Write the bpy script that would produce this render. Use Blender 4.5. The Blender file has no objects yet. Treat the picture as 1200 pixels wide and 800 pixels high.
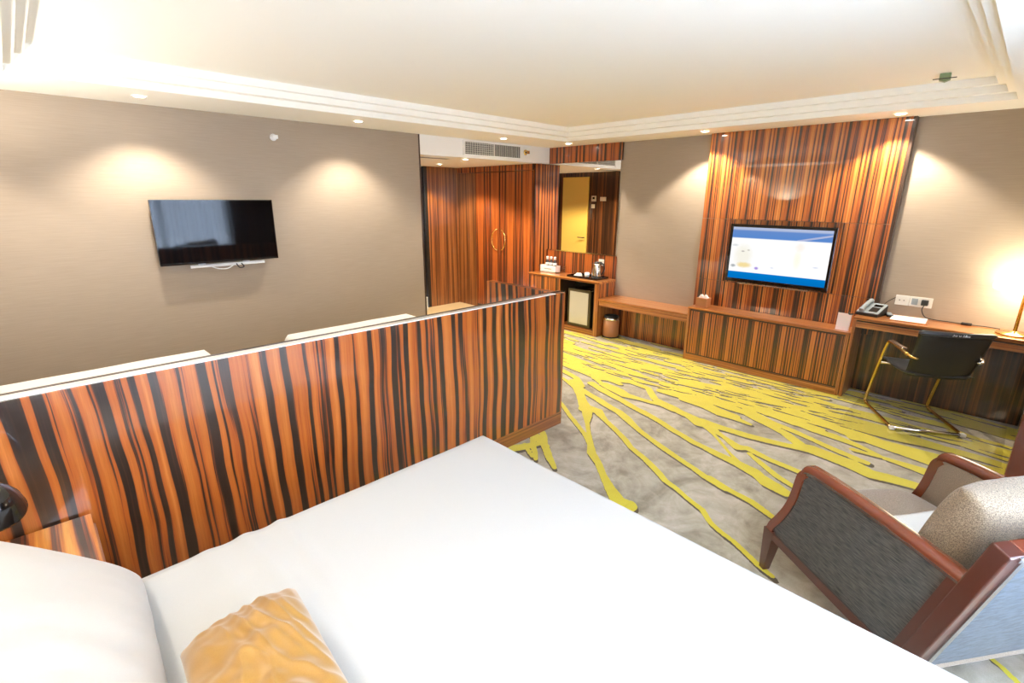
SPOT_W, DAY_W, UP_W, UP2_W, SKY, EXPO = 11.0, 480.0, 42.0, 12.0, 2.0, 2.88
import bpy, bmesh, math, random
import numpy as np
from mathutils import Vector, Matrix, noise as mnoise
random.seed(7)
C = bpy.context.scene.collection
sc = bpy.context.scene
PI = math.pi

# ------------------------------------------------------------------ room numbers (metres)
XW = 5.54      # wall with the lit television
YL = 4.90      # wall with the dark television
YR = -0.80     # window wall
XB = -0.75     # wall behind the bed heads
ZC = 2.412     # ceiling border
ZE = 2.205     # entry ceiling
YE = 6.69      # end of the entry
XD = 5.27      # wardrobe front
T = 0.12       # wall thickness

# ------------------------------------------------------------------ mesh helpers
MAT = {}
ROOTM = {}

def box(bm, x0, x1, y0, y1, z0, z1, bev=0.0, seg=2):
    vs = [bm.verts.new((x, y, z)) for x in (x0, x1) for y in (y0, y1) for z in (z0, z1)]
    f = [(0, 1, 3, 2), (4, 6, 7, 5), (0, 4, 5, 1), (2, 3, 7, 6), (0, 2, 6, 4), (1, 5, 7, 3)]
    fs = [bm.faces.new([vs[i] for i in q]) for q in f]
    if bev > 0:
        es = list({e for q in fs for e in q.edges})
        bmesh.ops.bevel(bm, geom=es, offset=bev, segments=seg, profile=0.5, affect='EDGES')
    return bm

def boxm(x0, x1, y0, y1, z0, z1, bev=0.0, seg=2):
    return box(bmesh.new(), x0, x1, y0, y1, z0, z1, bev, seg)

def catmull(pts, n=6):
    P = [Vector(p) for p in pts]
    out = []
    for i in range(len(P) - 1):
        p0 = P[max(i - 1, 0)]; p1 = P[i]; p2 = P[i + 1]; p3 = P[min(i + 2, len(P) - 1)]
        for k in range(n):
            t = k / n
            out.append(0.5 * ((2 * p1) + (-p0 + p2) * t + (2 * p0 - 5 * p1 + 4 * p2 - p3) * t * t + (-p0 + 3 * p1 - 3 * p2 + p3) * t ** 3))
    out.append(P[-1])
    return out

def tube(bm, pts, r, seg=10, cap=True, closed=False):
    P = [Vector(p) for p in pts]
    R_ = r if isinstance(r, (list, tuple)) else [r] * len(P)
    n = len(P)
    tang = []
    for i in range(n):
        a = P[(i - 1) % n] if (closed or i > 0) else P[i]
        b = P[(i + 1) % n] if (closed or i < n - 1) else P[i]
        tang.append((b - a).normalized())
    up = Vector((0, 0, 1)) if abs(tang[0].z) < 0.9 else Vector((1, 0, 0))
    nrm = tang[0].cross(up).normalized()
    rings = []
    for i in range(n):
        t = tang[i]
        nrm = (nrm - t * nrm.dot(t))
        if nrm.length < 1e-6:
            nrm = t.orthogonal()
        nrm.normalize()
        b = t.cross(nrm)
        rings.append([bm.verts.new(P[i] + (nrm * math.cos(2 * PI * k / seg) + b * math.sin(2 * PI * k / seg)) * R_[i]) for k in range(seg)])
    m = n if closed else n - 1
    for i in range(m):
        A, B = rings[i], rings[(i + 1) % n]
        for k in range(seg):
            f = bm.faces.new((A[k], A[(k + 1) % seg], B[(k + 1) % seg], B[k])); f.smooth = True
    if cap and not closed:
        bm.faces.new(rings[0][::-1]); bm.faces.new(rings[-1])
    return bm

def lathe(bm, prof, cx=0, cy=0, seg=32, cap=True):
    rings = []
    for r, z in prof:
        if r < 1e-6:
            rings.append([bm.verts.new((cx, cy, z))])
        else:
            rings.append([bm.verts.new((cx + r * math.cos(2 * PI * k / seg), cy + r * math.sin(2 * PI * k / seg), z)) for k in range(seg)])
    for A, B in zip(rings[:-1], rings[1:]):
        for k in range(seg):
            k2 = (k + 1) % seg
            if len(A) == 1 and len(B) == 1: continue
            if len(A) == 1: f = bm.faces.new((A[0], B[k2], B[k]))
            elif len(B) == 1: f = bm.faces.new((A[k], A[k2], B[0]))
            else: f = bm.faces.new((A[k], A[k2], B[k2], B[k]))
            f.smooth = True
    if cap:
        for Rg in (rings[0], rings[-1]):
            if len(Rg) > 2: bm.faces.new(Rg)
    return bm

def prism(bm, poly, axis, a, b):
    """extrude a 2D polygon (list of pairs) along axis from a to b; pairs fill the two other axes in order"""
    def P(u, v, w):
        c = [u, v]; c.insert(axis, w); return c
    A = [bm.verts.new(P(u, v, a)) for u, v in poly]
    B = [bm.verts.new(P(u, v, b)) for u, v in poly]
    n = len(poly)
    bm.faces.new(A[::-1]); bm.faces.new(B)
    for i in range(n):
        bm.faces.new((A[i], A[(i + 1) % n], B[(i + 1) % n], B[i]))
    return bm

def cushion(L, W, H, n=28, p=0.42, wr=0.0, seed=0, flat=0.0, corner=0.0, crease=1.0):
    """pillow: L along x, W along y, thickness H along z, centred; wr = wrinkle height"""
    bm = bmesh.new()
    for side in (1, -1):
        g = []
        for i in range(n + 1):
            row = []
            for j in range(n + 1):
                u = -1 + 2 * i / n; v = -1 + 2 * j / n
                e = max(0.0, (1 - abs(u) ** 2.6)) ** p * max(0.0, (1 - abs(v) ** 2.6)) ** p
                pin = 1 - corner * (abs(u) * abs(v)) ** 2 * 0.0
                x = u * L / 2 * (1 - 0.05 * (1 - abs(v) ** 2) * 0 - corner * 0.5 * (1 - v * v) * abs(u))
                y = v * W / 2 * (1 - corner * 0.5 * (1 - u * u) * abs(v))
                z = side * H / 2 * e
                if wr:
                    q = Vector((x * 5, y * 11 * crease, side * 3 + seed))
                    z += wr * e * (mnoise.noise(q) + 0.5 * mnoise.noise(q * 2.3) + (crease > 1) * (0.9 - 1.8 * abs(mnoise.noise(Vector((x * 27 + y * 9, y * 7 - x * 3, seed * 1.7))))))
                row.append(bm.verts.new((x, y, z)))
            g.append(row)
        for i in range(n):
            for j in range(n):
                q = (g[i][j], g[i + 1][j], g[i + 1][j + 1], g[i][j + 1])
                f = bm.faces.new(q if side > 0 else q[::-1]); f.smooth = True
    bmesh.ops.remove_doubles(bm, verts=bm.verts, dist=1e-5)
    return bm

def xf(bm, M):
    bmesh.ops.transform(bm, matrix=M, verts=bm.verts); return bm

def TR(x, y, z): return Matrix.Translation((x, y, z))
def RX(a): return Matrix.Rotation(a, 4, 'X')
def RY(a): return Matrix.Rotation(a, 4, 'Y')
def RZ(a): return Matrix.Rotation(a, 4, 'Z')

# ------------------------------------------------------------------ object helpers
def _mesh(name, bm, m, smooth=False):
    bmesh.ops.recalc_face_normals(bm, faces=bm.faces)
    me = bpy.data.meshes.new(name)
    bm.to_mesh(me); bm.free()
    for mm in (m if isinstance(m, (list, tuple)) else [m]):
        me.materials.append(MAT[mm])
    if smooth:
        for p in me.polygons: p.use_smooth = True
    return me

def thing(name, label, cat, loc=(0, 0, 0), rotz=0.0, group=None):
    o = bpy.data.objects.new(name, None); C.objects.link(o)
    o.location = loc; o.rotation_euler = (0, 0, rotz); o.empty_display_size = 0.1
    o['label'] = label; o['category'] = cat
    if group: o['group'] = group
    ROOTM[o.name] = Matrix.Translation(loc) @ RZ(rotz)
    return o

def part(name, bm, m, parent, world=True, label=None, smooth=False):
    """a child; world=True: bm is in world coordinates and is brought into the parent's frame"""
    if world:
        xf(bm, ROOTM[parent.name].inverted())
    o = bpy.data.objects.new(name, _mesh(name, bm, m, smooth)); C.objects.link(o)
    o.parent = parent
    ROOTM[o.name] = ROOTM[parent.name]
    if label: o['label'] = label
    return o

def solo(name, bm, m, label=None, cat=None, group=None, kind=None, smooth=False):
    co = [v.co for v in bm.verts]
    c = Vector(((min(v.x for v in co) + max(v.x for v in co)) / 2, (min(v.y for v in co) + max(v.y for v in co)) / 2, min(v.z for v in co)))
    xf(bm, Matrix.Translation(-c))
    o = bpy.data.objects.new(name, _mesh(name, bm, m, smooth)); C.objects.link(o)
    o.location = c
    ROOTM[o.name] = Matrix.Translation(c)
    if label: o['label'] = label
    if cat: o['category'] = cat
    if group: o['group'] = group
    if kind: o['kind'] = kind
    return o

def struct(name, bm, m):
    return solo(name, bm, m, kind='structure')

def dup(root, loc, rotz=None, label=None):
    r = root.copy(); C.objects.link(r); r.location = loc
    if rotz is not None: r.rotation_euler = (0, 0, rotz)
    if label: r['label'] = label
    for ch in list(root.children):
        c = ch.copy(); C.objects.link(c); c.parent = r
        for g in ch.children:
            d = g.copy(); C.objects.link(d); d.parent = c
    return r

# ------------------------------------------------------------------ materials
def newmat(name):
    m = bpy.data.materials.new(name); m.use_nodes = True
    nt = m.node_tree
    b = nt.nodes['Principled BSDF']
    MAT[name] = m
    return m, nt, b

def setp(b, **k):
    names = {'col': 'Base Color', 'rough': 'Roughness', 'metal': 'Metallic', 'coat': 'Coat Weight', 'coatr': 'Coat Roughness',
             'ior': 'IOR', 'trans': 'Transmission Weight', 'spec': 'Specular IOR Level', 'emi': 'Emission Color', 'emis': 'Emission Strength',
             'sheen': 'Sheen Weight', 'alpha': 'Alpha', 'sub': 'Subsurface Weight'}
    for a, v in k.items():
        s = b.inputs[names[a]]
        s.default_value = (*v, 1) if isinstance(v, tuple) and len(v) == 3 else v

def plain(name, col, rough=0.5, **k):
    m, nt, b = newmat(name); setp(b, col=col, rough=rough, **k); return m

class NB:
    """tiny node builder"""
    def __init__(s, nt): s.nt = nt
    def n(s, t, **k):
        x = s.nt.nodes.new(t)
        for a, v in k.items(): setattr(x, a, v)
        return x
    def put(s, sock, v):
        if hasattr(v, 'is_output'): s.nt.links.new(v, sock)
        else: sock.default_value = v
    def math(s, op, a, b=0.0, c=None, clamp=False):
        x = s.n('ShaderNodeMath', operation=op, use_clamp=clamp)
        s.put(x.inputs[0], a); s.put(x.inputs[1], b)
        if c is not None: s.put(x.inputs[2], c)
        return x.outputs[0]
    def comb(s, x, y, z):
        q = s.n('ShaderNodeCombineXYZ'); s.put(q.inputs[0], x); s.put(q.inputs[1], y); s.put(q.inputs[2], z); return q.outputs[0]
    def pos(s):
        g = s.n('ShaderNodeNewGeometry'); q = s.n('ShaderNodeSeparateXYZ'); s.nt.links.new(g.outputs['Position'], q.inputs[0]); return q.outputs
    def obj(s):
        g = s.n('ShaderNodeTexCoord'); q = s.n('ShaderNodeSeparateXYZ'); s.nt.links.new(g.outputs['Object'], q.inputs[0]); return q.outputs
    def noise(s, vec, scale=1.0, detail=2.0, rough=0.5, dist=0.0):
        x = s.n('ShaderNodeTexNoise'); s.put(x.inputs['Vector'], vec)
        x.inputs['Scale'].default_value = scale; x.inputs['Detail'].default_value = detail
        x.inputs['Roughness'].default_value = rough; x.inputs['Distortion'].default_value = dist
        return x.outputs['Fac']
    def ramp(s, fac, stops, interp='LINEAR'):
        x = s.n('ShaderNodeValToRGB'); s.put(x.inputs[0], fac); r = x.color_ramp; r.interpolation = interp
        while len(r.elements) > 1: r.elements.remove(r.elements[-1])
        r.elements[0].position = stops[0][0]; r.elements[0].color = (*stops[0][1], 1)
        for p, c in stops[1:]:
            e = r.elements.new(p); e.color = (*c, 1)
        return x.outputs[0]
    def mix(s, f, a, b, mode='MIX'):
        x = s.n('ShaderNodeMix', data_type='RGBA', blend_type=mode); s.put(x.inputs[0], f)
        for i, v in ((6, a), (7, b)):
            s.put(x.inputs[i], v if hasattr(v, 'is_output') else (*v, 1))
        return x.outputs[2]
    def bump(s, h, strength=0.2, dist=0.01):
        x = s.n('ShaderNodeBump'); x.inputs['Strength'].default_value = strength; x.inputs['Distance'].default_value = dist
        s.put(x.inputs['Height'], h); return x.outputs[0]

DK = (0.030, 0.017, 0.011)
def veneer(name, axes, along, freq, fine, leaf, stops, warp=0.05, rough=0.32, coat=1.0, coatr=0.03, fmix=0.35, band=None, off=0.0, namp=1.0, coatior=1.5):
    """striped macassar-style veneer. axes: weights giving the coordinate across the grain; along: axis index along it"""
    m, nt, b = newmat(name); N = NB(nt); p = N.pos()
    t = N.math('ADD', N.math('MULTIPLY', p[0], axes[0]), N.math('ADD', N.math('MULTIPLY', p[1], axes[1]), N.math('MULTIPLY', p[2], axes[2])))
    t = N.math('ADD', t, off)
    al = p[along]
    w = N.noise(N.comb(N.math('MULTIPLY', t, 2.0), N.math('MULTIPLY', al, 1.1), 0.0), 1.0, 2.0)
    t2 = N.math('ADD', t, N.math('MULTIPLY', N.math('SUBTRACT', w, 0.5), warp))
    if leaf:
        t2 = N.math('PINGPONG', t2, leaf)
    a1 = N.noise(N.comb(N.math('MULTIPLY', t2, freq), N.math('MULTIPLY', al, 0.35), 3.1), 1.0, 1.5, 0.5)
    a2 = N.noise(N.comb(N.math('MULTIPLY', t2, fine), N.math('MULTIPLY', al, 0.8), 7.7), 1.0, 2.0, 0.6)
    f = N.math('ADD', N.math('ADD', 0.5, N.math('MULTIPLY', N.math('SUBTRACT', a1, 0.5), namp)), N.math('MULTIPLY', N.math('SUBTRACT', a2, 0.5), fmix))
    if band:
        per, amp = band
        sn = N.math('SINE', N.math('MULTIPLY', t2 if not leaf else t, 2 * PI / per))
        f = N.math('ADD', f, N.math('MULTIPLY', sn, amp))
        if not leaf:
            s3 = N.math('SINE', N.math('MULTIPLY', t2, 2 * PI / (per * 0.57)))
            f = N.math('ADD', f, N.math('MULTIPLY', s3, amp * 0.55))
    col = N.ramp(f, stops)
    g = N.noise(N.comb(N.math('MULTIPLY', t, 260.0), N.math('MULTIPLY', al, 9.0), 1.0), 1.0, 2.0, 0.6)
    col = N.mix(0.35, col, N.ramp(g, [(0.3, (0.45, 0.45, 0.45)), (0.7, (1, 1, 1))]), 'MULTIPLY')
    nt.links.new(col, b.inputs['Base Color'])
    setp(b, rough=rough, coat=coat, coatr=coatr)
    b.inputs['Coat IOR'].default_value = coatior
    return m

OR1, OR2, OR3, RB = (0.50, 0.135, 0.026), (0.64, 0.21, 0.045), (0.74, 0.31, 0.075), (0.24, 0.055, 0.016)
# partition: broad stripes
veneer('partition_veneer', (1, 1, 0), 2, 26.0, 95.0, 0, [(0.40, DK), (0.465, (0.06, 0.027, 0.016)), (0.480, RB), (0.50, (0.43, 0.10, 0.016)), (0.60, (0.50, 0.14, 0.022)), (0.75, OR2)], warp=0.09, fmix=0.32, band=(0.084, 0.085), off=2.3, namp=0.62, coatior=1.62)
# television wall: repeated fine leaves
veneer('panel_veneer', (1, 1, 0), 2, 55.0, 150.0, 0.10, [(0.36, DK), (0.43, (0.07, 0.025, 0.012)), (0.475, RB), (0.52, (0.44, 0.105, 0.016)), (0.64, (0.57, 0.17, 0.027)), (0.82, OR3)], warp=0.006, fmix=0.62, band=(0.2, 0.085), coatior=1.7)
veneer('cabinet_veneer', (1, 1, 0), 2, 46.0, 120.0, 0.13, [(0.34, DK), (0.42, (0.08, 0.028, 0.012)), (0.46, RB), (0.51, (0.48, 0.13, 0.025)), (0.72, OR2)], warp=0.01, fmix=0.55, band=(0.13, 0.06))
veneer('cheek_veneer', (1, 1, 0), 2, 34.0, 90.0, 0, [(0.34, DK), (0.42, (0.09, 0.028, 0.012)), (0.48, (0.30, 0.07, 0.016)), (0.56, (0.52, 0.14, 0.028)), (0.75, (0.66, 0.23, 0.045))], warp=0.015, fmix=0.5, coat=0.1, coatr=0.2, rough=0.45)
veneer('wardrobe_veneer', (1, 1, 0), 2, 30.0, 90.0, 0.17, [(0.36, DK), (0.44, (0.09, 0.028, 0.012)), (0.50, (0.22, 0.05, 0.014)), (0.58, (0.42, 0.105, 0.022)), (0.75, (0.55, 0.17, 0.035))], warp=0.015, fmix=0.5, coat=0.5, coatr=0.12)
veneer('entry_veneer', (1, 1, 0), 2, 34.0, 100.0, 0, [(0.34, (0.06, 0.025, 0.012)), (0.45, (0.17, 0.06, 0.02)), (0.55, (0.30, 0.11, 0.03)), (0.75, (0.40, 0.16, 0.045))], warp=0.015, fmix=0.5, coatr=0.06)
veneer('dark_veneer', (1, 1, 0), 2, 30.0, 120.0, 0, [(0.30, (0.012, 0.008, 0.006)), (0.5, (0.05, 0.022, 0.012)), (0.62, (0.16, 0.055, 0.018)), (0.8, (0.30, 0.12, 0.035))], warp=0.015, fmix=0.6)
MAT['cheek_veneer'].node_tree.nodes['Principled BSDF'].inputs['Specular IOR Level'].default_value = 0.12
# tops and rails, grain runs along y
veneer('rail_veneer', (1, 0, 1), 1, 60.0, 150.0, 0, [(0.30, (0.18, 0.05, 0.014)), (0.45, (0.38, 0.12, 0.028)), (0.6, (0.58, 0.22, 0.052)), (0.8, (0.68, 0.31, 0.08))], warp=0.02, fmix=0.5)
veneer('post_veneer', (1, 1, 0), 2, 60.0, 150.0, 0, [(0.30, (0.18, 0.05, 0.014)), (0.45, (0.38, 0.12, 0.028)), (0.6, (0.55, 0.20, 0.05)), (0.8, (0.64, 0.28, 0.075))], warp=0.01, fmix=0.5)
veneer('rail_veneer_x', (0, 1, 1), 0, 60.0, 150.0, 0, [(0.30, (0.11, 0.035, 0.014)), (0.45, (0.24, 0.075, 0.024)), (0.6, (0.34, 0.115, 0.035)), (0.8, (0.42, 0.16, 0.05))], warp=0.02, fmix=0.5)
veneer('nightstand_veneer', (1, 0.0, 0.2), 1, 24.0, 110.0, 0, [(0.38, (0.05, 0.022, 0.012)), (0.45, RB), (0.50, (0.60, 0.19, 0.03)), (0.62, (0.78, 0.34, 0.06)), (0.8, (0.85, 0.45, 0.10))], warp=0.03, fmix=0.4)

# wallpaper: taupe with a faint horizontal thread
def wallpaper(name, col):
    m, nt, b = newmat(name); N = NB(nt); p = N.pos()
    h = N.math('ADD', p[0], p[1])
    a = N.noise(N.comb(N.math('MULTIPLY', h, 5.0), N.math('MULTIPLY', p[2], 160.0), 0.0), 1.0, 2.0, 0.6)
    c = N.mix(0.5, col, N.ramp(a, [(0.3, tuple(x * 0.86 for x in col)), (0.7, tuple(min(1, x * 1.08) for x in col))]))
    nt.links.new(c, b.inputs['Base Color']); nt.links.new(N.bump(a, 0.15, 0.002), b.inputs['Normal'])
    setp(b, rough=0.55, spec=0.35)
wallpaper('wallpaper', (0.375, 0.30, 0.225))
plain('ceiling_paint', (0.94, 0.925, 0.85), 0.75)
plain('white_paint', (0.88, 0.87, 0.84), 0.5)
plain('cap_dark', (0.05, 0.028, 0.018), 0.3, coat=0.6)
plain('black_gloss', (0.006, 0.006, 0.007), 0.12, coat=0.6, coatr=0.02)
plain('screen_glass', (0.003, 0.003, 0.004), 0.05, spec=0.42)
plain('black_plastic', (0.012, 0.012, 0.013), 0.4)
plain('grey_plastic', (0.30, 0.34, 0.36), 0.35)
plain('light_plastic', (0.72, 0.70, 0.64), 0.4)
plain('white_plastic', (0.85, 0.85, 0.83), 0.4)
plain('brass', (0.80, 0.56, 0.20), 0.18, metal=1.0)
plain('steel', (0.80, 0.78, 0.74), 0.16, metal=1.0)
plain('polished_steel', (0.97, 0.96, 0.93), 0.20, metal=1.0)
plain('dark_metal', (0.06, 0.055, 0.05), 0.35, metal=0.8)
plain('mirror', (0.93, 0.92, 0.90), 0.01, metal=1.0)
plain('ceramic', (0.9, 0.9, 0.88), 0.2)
plain('white_cotton', (0.85, 0.84, 0.80), 0.8)
plain('paper', (0.9, 0.88, 0.83), 0.7)
plain('pink_card', (0.80, 0.66, 0.62), 0.5)
plain('tan_leather', (0.42, 0.17, 0.06), 0.45)
plain('stone', (0.62, 0.50, 0.32), 0.35)
plain('frosted_door', (0.80, 0.60, 0.16), 0.35)
plain('fridge_panel', (0.55, 0.53, 0.45), 0.12, coat=1.0)
plain('fridge_frame', (0.10, 0.085, 0.05), 0.3, metal=0.6)
plain('red_wood', (0.085, 0.020, 0.010), 0.28, coat=0.9, coatr=0.08)
plain('red_wood_trim', (0.165, 0.036, 0.014), 0.25, coat=0.9, coatr=0.08)
plain('welt', (0.04, 0.035, 0.03), 0.7)
plain('silver_trim', (0.6, 0.58, 0.58), 0.25, metal=1.0)
plain('black_leather', (0.020, 0.019, 0.017), 0.38, spec=0.5)
plain('seat_leather', (0.045, 0.047, 0.052), 0.28, spec=0.6)
plain('green_housing', (0.22, 0.29, 0.15), 0.35)
plain('bottle_glass', (0.05, 0.045, 0.05), 0.08, coat=1.0)
plain('label_white', (0.85, 0.85, 0.85), 0.5)

def glass(name, tint=(1, 1, 1), refl=0.12):
    m = bpy.data.materials.new(name); m.use_nodes = True; MAT[name] = m
    nt = m.node_tree; nt.nodes.clear(); N = NB(nt)
    o = N.n('ShaderNodeOutputMaterial'); mx = N.n('ShaderNodeMixShader'); t = N.n('ShaderNodeBsdfTransparent'); g = N.n('ShaderNodeBsdfGlossy')
    t.inputs[0].default_value = (*tint, 1); g.inputs['Roughness'].default_value = 0.02
    f = N.n('ShaderNodeLayerWeight'); f.inputs[0].default_value = 0.5
    s = N.math('ADD', 0.035, N.math('MULTIPLY', N.math('POWER', f.outputs['Facing'], 4.0), 0.3))
    nt.links.new(s, mx.inputs[0]); nt.links.new(t.outputs[0], mx.inputs[1]); nt.links.new(g.outputs[0], mx.inputs[2]); nt.links.new(mx.outputs[0], o.inputs[0])
glass('clear_glass', (0.97, 0.98, 0.97)); glass('window_glass', (0.95, 0.97, 1.0)); glass('mat_plastic', (1, 1, 1), 0.3)

def emit(name, col, s):
    m = bpy.data.materials.new(name); m.use_nodes = True; MAT[name] = m
    nt = m.node_tree; nt.nodes.clear(); N = NB(nt)
    o = N.n('ShaderNodeOutputMaterial'); e = N.n('ShaderNodeEmission'); e.inputs[0].default_value = (*col, 1); e.inputs[1].default_value = s
    nt.links.new(e.outputs[0], o.inputs[0])
emit('lamp_glow', (1.0, 0.88, 0.66), 3.6)
emit('downlight_glow', (1.0, 0.93, 0.80), 10.0)

# woven fabrics
def fabric(name, c1, c2, sc_=(300, 300, 300), rough=0.8, bump=0.3, sheen=0.2, mottle=0.0):
    m, nt, b = newmat(name); N = NB(nt); p = N.obj()
    a = N.noise(N.comb(N.math('MULTIPLY', p[0], sc_[0]), N.math('MULTIPLY', p[1], sc_[1]), N.math('MULTIPLY', p[2], sc_[2])), 1.0, 2.0, 0.6)
    c = N.ramp(a, [(0.35, c1), (0.65, c2)])
    nt.links.new(c, b.inputs['Base Color']); nt.links.new(N.bump(a, bump, 0.003), b.inputs['Normal'])
    setp(b, rough=rough, sheen=sheen)
fabric('outer_fabric', (0.018, 0.019, 0.018), (0.105, 0.095, 0.078), (22, 260, 260), 0.65, 0.4, 0.15)
fabric('back_fabric_daylit', (0.012, 0.022, 0.034), (0.045, 0.072, 0.105), (240, 22, 60), 0.42, 0.4, 0.2)  # blue of the window daylight is put into this fabric's colour
fabric('seat_fabric', (0.17, 0.12, 0.08), (0.37, 0.28, 0.20), (330, 330, 330), 0.8, 0.4, 0.3)
fabric('cushion_fabric', (0.12, 0.085, 0.05), (0.42, 0.31, 0.20), (300, 300, 300), 0.75, 0.7, 0.3)
fabric('linen', (0.43, 0.43, 0.425), (0.45, 0.45, 0.445), (500, 500, 500), 0.75, 0.08, 0.1)
fabric('linen_lit', (0.66, 0.655, 0.64), (0.69, 0.685, 0.67), (500, 500, 500), 0.75, 0.08, 0.1)  # lit copy of the linen; brightness for the twin beds put into colour
fabric('pillow_linen', (0.44, 0.415, 0.38), (0.46, 0.435, 0.40), (500, 500, 500), 0.6, 0.05, 0.2)
fabric('gold_satin', (0.27, 0.137, 0.020), (0.30, 0.155, 0.026), (400, 400, 400), 0.42, 0.03, 0.3)
fabric('headboard_fabric', (0.60, 0.54, 0.46), (0.68, 0.62, 0.54), (200, 200, 200), 0.8, 0.2, 0.2)

def sheer(name):
    m = bpy.data.materials.new(name); m.use_nodes = True; MAT[name] = m
    nt = m.node_tree; nt.nodes.clear(); N = NB(nt)
    o = N.n('ShaderNodeOutputMaterial'); a = N.n('ShaderNodeBsdfTranslucent'); t = N.n('ShaderNodeBsdfTransparent'); d = N.n('ShaderNodeBsdfDiffuse')
    a.inputs[0].default_value = (0.80, 0.88, 0.95, 1); d.inputs[0].default_value = (0.80, 0.84, 0.88, 1)
    m1 = N.n('ShaderNodeMixShader'); m1.inputs[0].default_value = 0.35; m2 = N.n('ShaderNodeMixShader'); m2.inputs[0].default_value = 0.45
    nt.links.new(a.outputs[0], m1.inputs[1]); nt.links.new(d.outputs[0], m1.inputs[2])
    nt.links.new(m1.outputs[0], m2.inputs[1]); nt.links.new(t.outputs[0], m2.inputs[2]); nt.links.new(m2.outputs[0], o.inputs[0])
sheer('sheer_cloth')

# the lit television picture: colour bands and soft shapes, in the screen's own coordinates
def tv_picture():
    m = bpy.data.materials.new('television_picture'); m.use_nodes = True; MAT['television_picture'] = m
    nt = m.node_tree; nt.nodes.clear(); N = NB(nt)
    o = N.n('ShaderNodeOutputMaterial'); e = N.n('ShaderNodeEmission')
    p = N.obj()
    u, v = p[1], p[2]       # metres: u from -.455 (right in the photo) to +.455, v from 0 to .51
    col = N.ramp(N.math('DIVIDE', v, 0.51), [(0.0, (0.0, 0.16, 0.52)), (0.14, (0.0, 0.20, 0.62)), (0.142, (1, 1, 1)), (0.815, (1, 1, 1)), (0.835, (0.10, 0.25, 0.62)), (0.97, (0.13, 0.26, 0.60)), (1.0, (0.45, 0.52, 0.72))])
    def blob(cu, cv, ru, rv, c, k, src, rag=0.0):
        du = N.math('DIVIDE', N.math('SUBTRACT', u, cu), ru); dv = N.math('DIVIDE', N.math('SUBTRACT', v, cv), rv)
        r = N.math('ADD', N.math('MULTIPLY', du, du), N.math('MULTIPLY', dv, dv))
        if rag:
            r = N.math('ADD', r, N.math('MULTIPLY', N.math('SUBTRACT', N.noise(N.comb(u, v, 0.0), 30.0, 3.0), 0.5), rag))
        f = N.math('MULTIPLY', N.math('SUBTRACT', 1.0, r, clamp=True), k, clamp=True)
        return N.mix(f, src, c)
    col = blob(0.33, 0.24, 0.11, 0.14, (0.93, 0.90, 0.80), 1.2, col, 0.5)
    col = blob(0.31, 0.145, 0.09, 0.035, (0.90, 0.72, 0.35), 1.2, col, 0.6)
    col = blob(0.335, 0.285, 0.022, 0.010, (0.45, 0.42, 0.40), 1.0, col, 0.8)
    col = blob(0.28, 0.30, 0.018, 0.010, (0.60, 0.57, 0.50), 1.0, col, 0.8)
    col = blob(0.42, 0.345, 0.045, 0.016, (0.62, 0.66, 0.68), 0.8, col, 0.6)
    col = blob(0.42, 0.13, 0.035, 0.020, (0.35, 0.38, 0.40), 0.9, col, 0.8)
    col = blob(0.18, 0.122, 0.026, 0.018, (0.42, 0.30, 0.75), 1.1, col, 0.6)
    col = blob(0.03, 0.14, 0.02, 0.008, (0.62, 0.66, 0.85), 0.8, col)
    col = blob(-0.36, 0.18, 0.03, 0.008, (0.55, 0.60, 0.80), 0.8, col)
    col = blob(-0.20, 0.36, 0.05, 0.05, (0.95, 0.80, 0.66), 0.5, col, 0.8)
    col = blob(-0.19, 0.24, 0.04, 0.11, (0.96, 0.95, 0.70), 0.6, col)
    # pale swoosh across the upper band
    s1 = N.math('ABSOLUTE', N.math('SUBTRACT', v, N.math('ADD', 0.452, N.math('MULTIPLY', N.math('ADD', u, 0.32), -0.22))))
    s2 = N.math('MULTIPLY', N.math('LESS_THAN', s1, 0.009), N.math('MULTIPLY', N.math('LESS_THAN', u, -0.16), N.math('GREATER_THAN', v, 0.42)))
    col = N.mix(N.math('MULTIPLY', s2, 0.5), col, (0.75, 0.70, 0.80))
    nt.links.new(col, e.inputs[0]); e.inputs[1].default_value = 1.02 / 2 ** EXPO
    nt.links.new(e.outputs[0], o.inputs[0])
tv_picture()

plain('white_lacquer', (0.90, 0.88, 0.82), 0.15, coat=1.0)
plain('olive_glass', (0.20, 0.20, 0.11), 0.15, coat=1.0)
plain('blue_notice', (0.35, 0.55, 0.75), 0.4)
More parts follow.
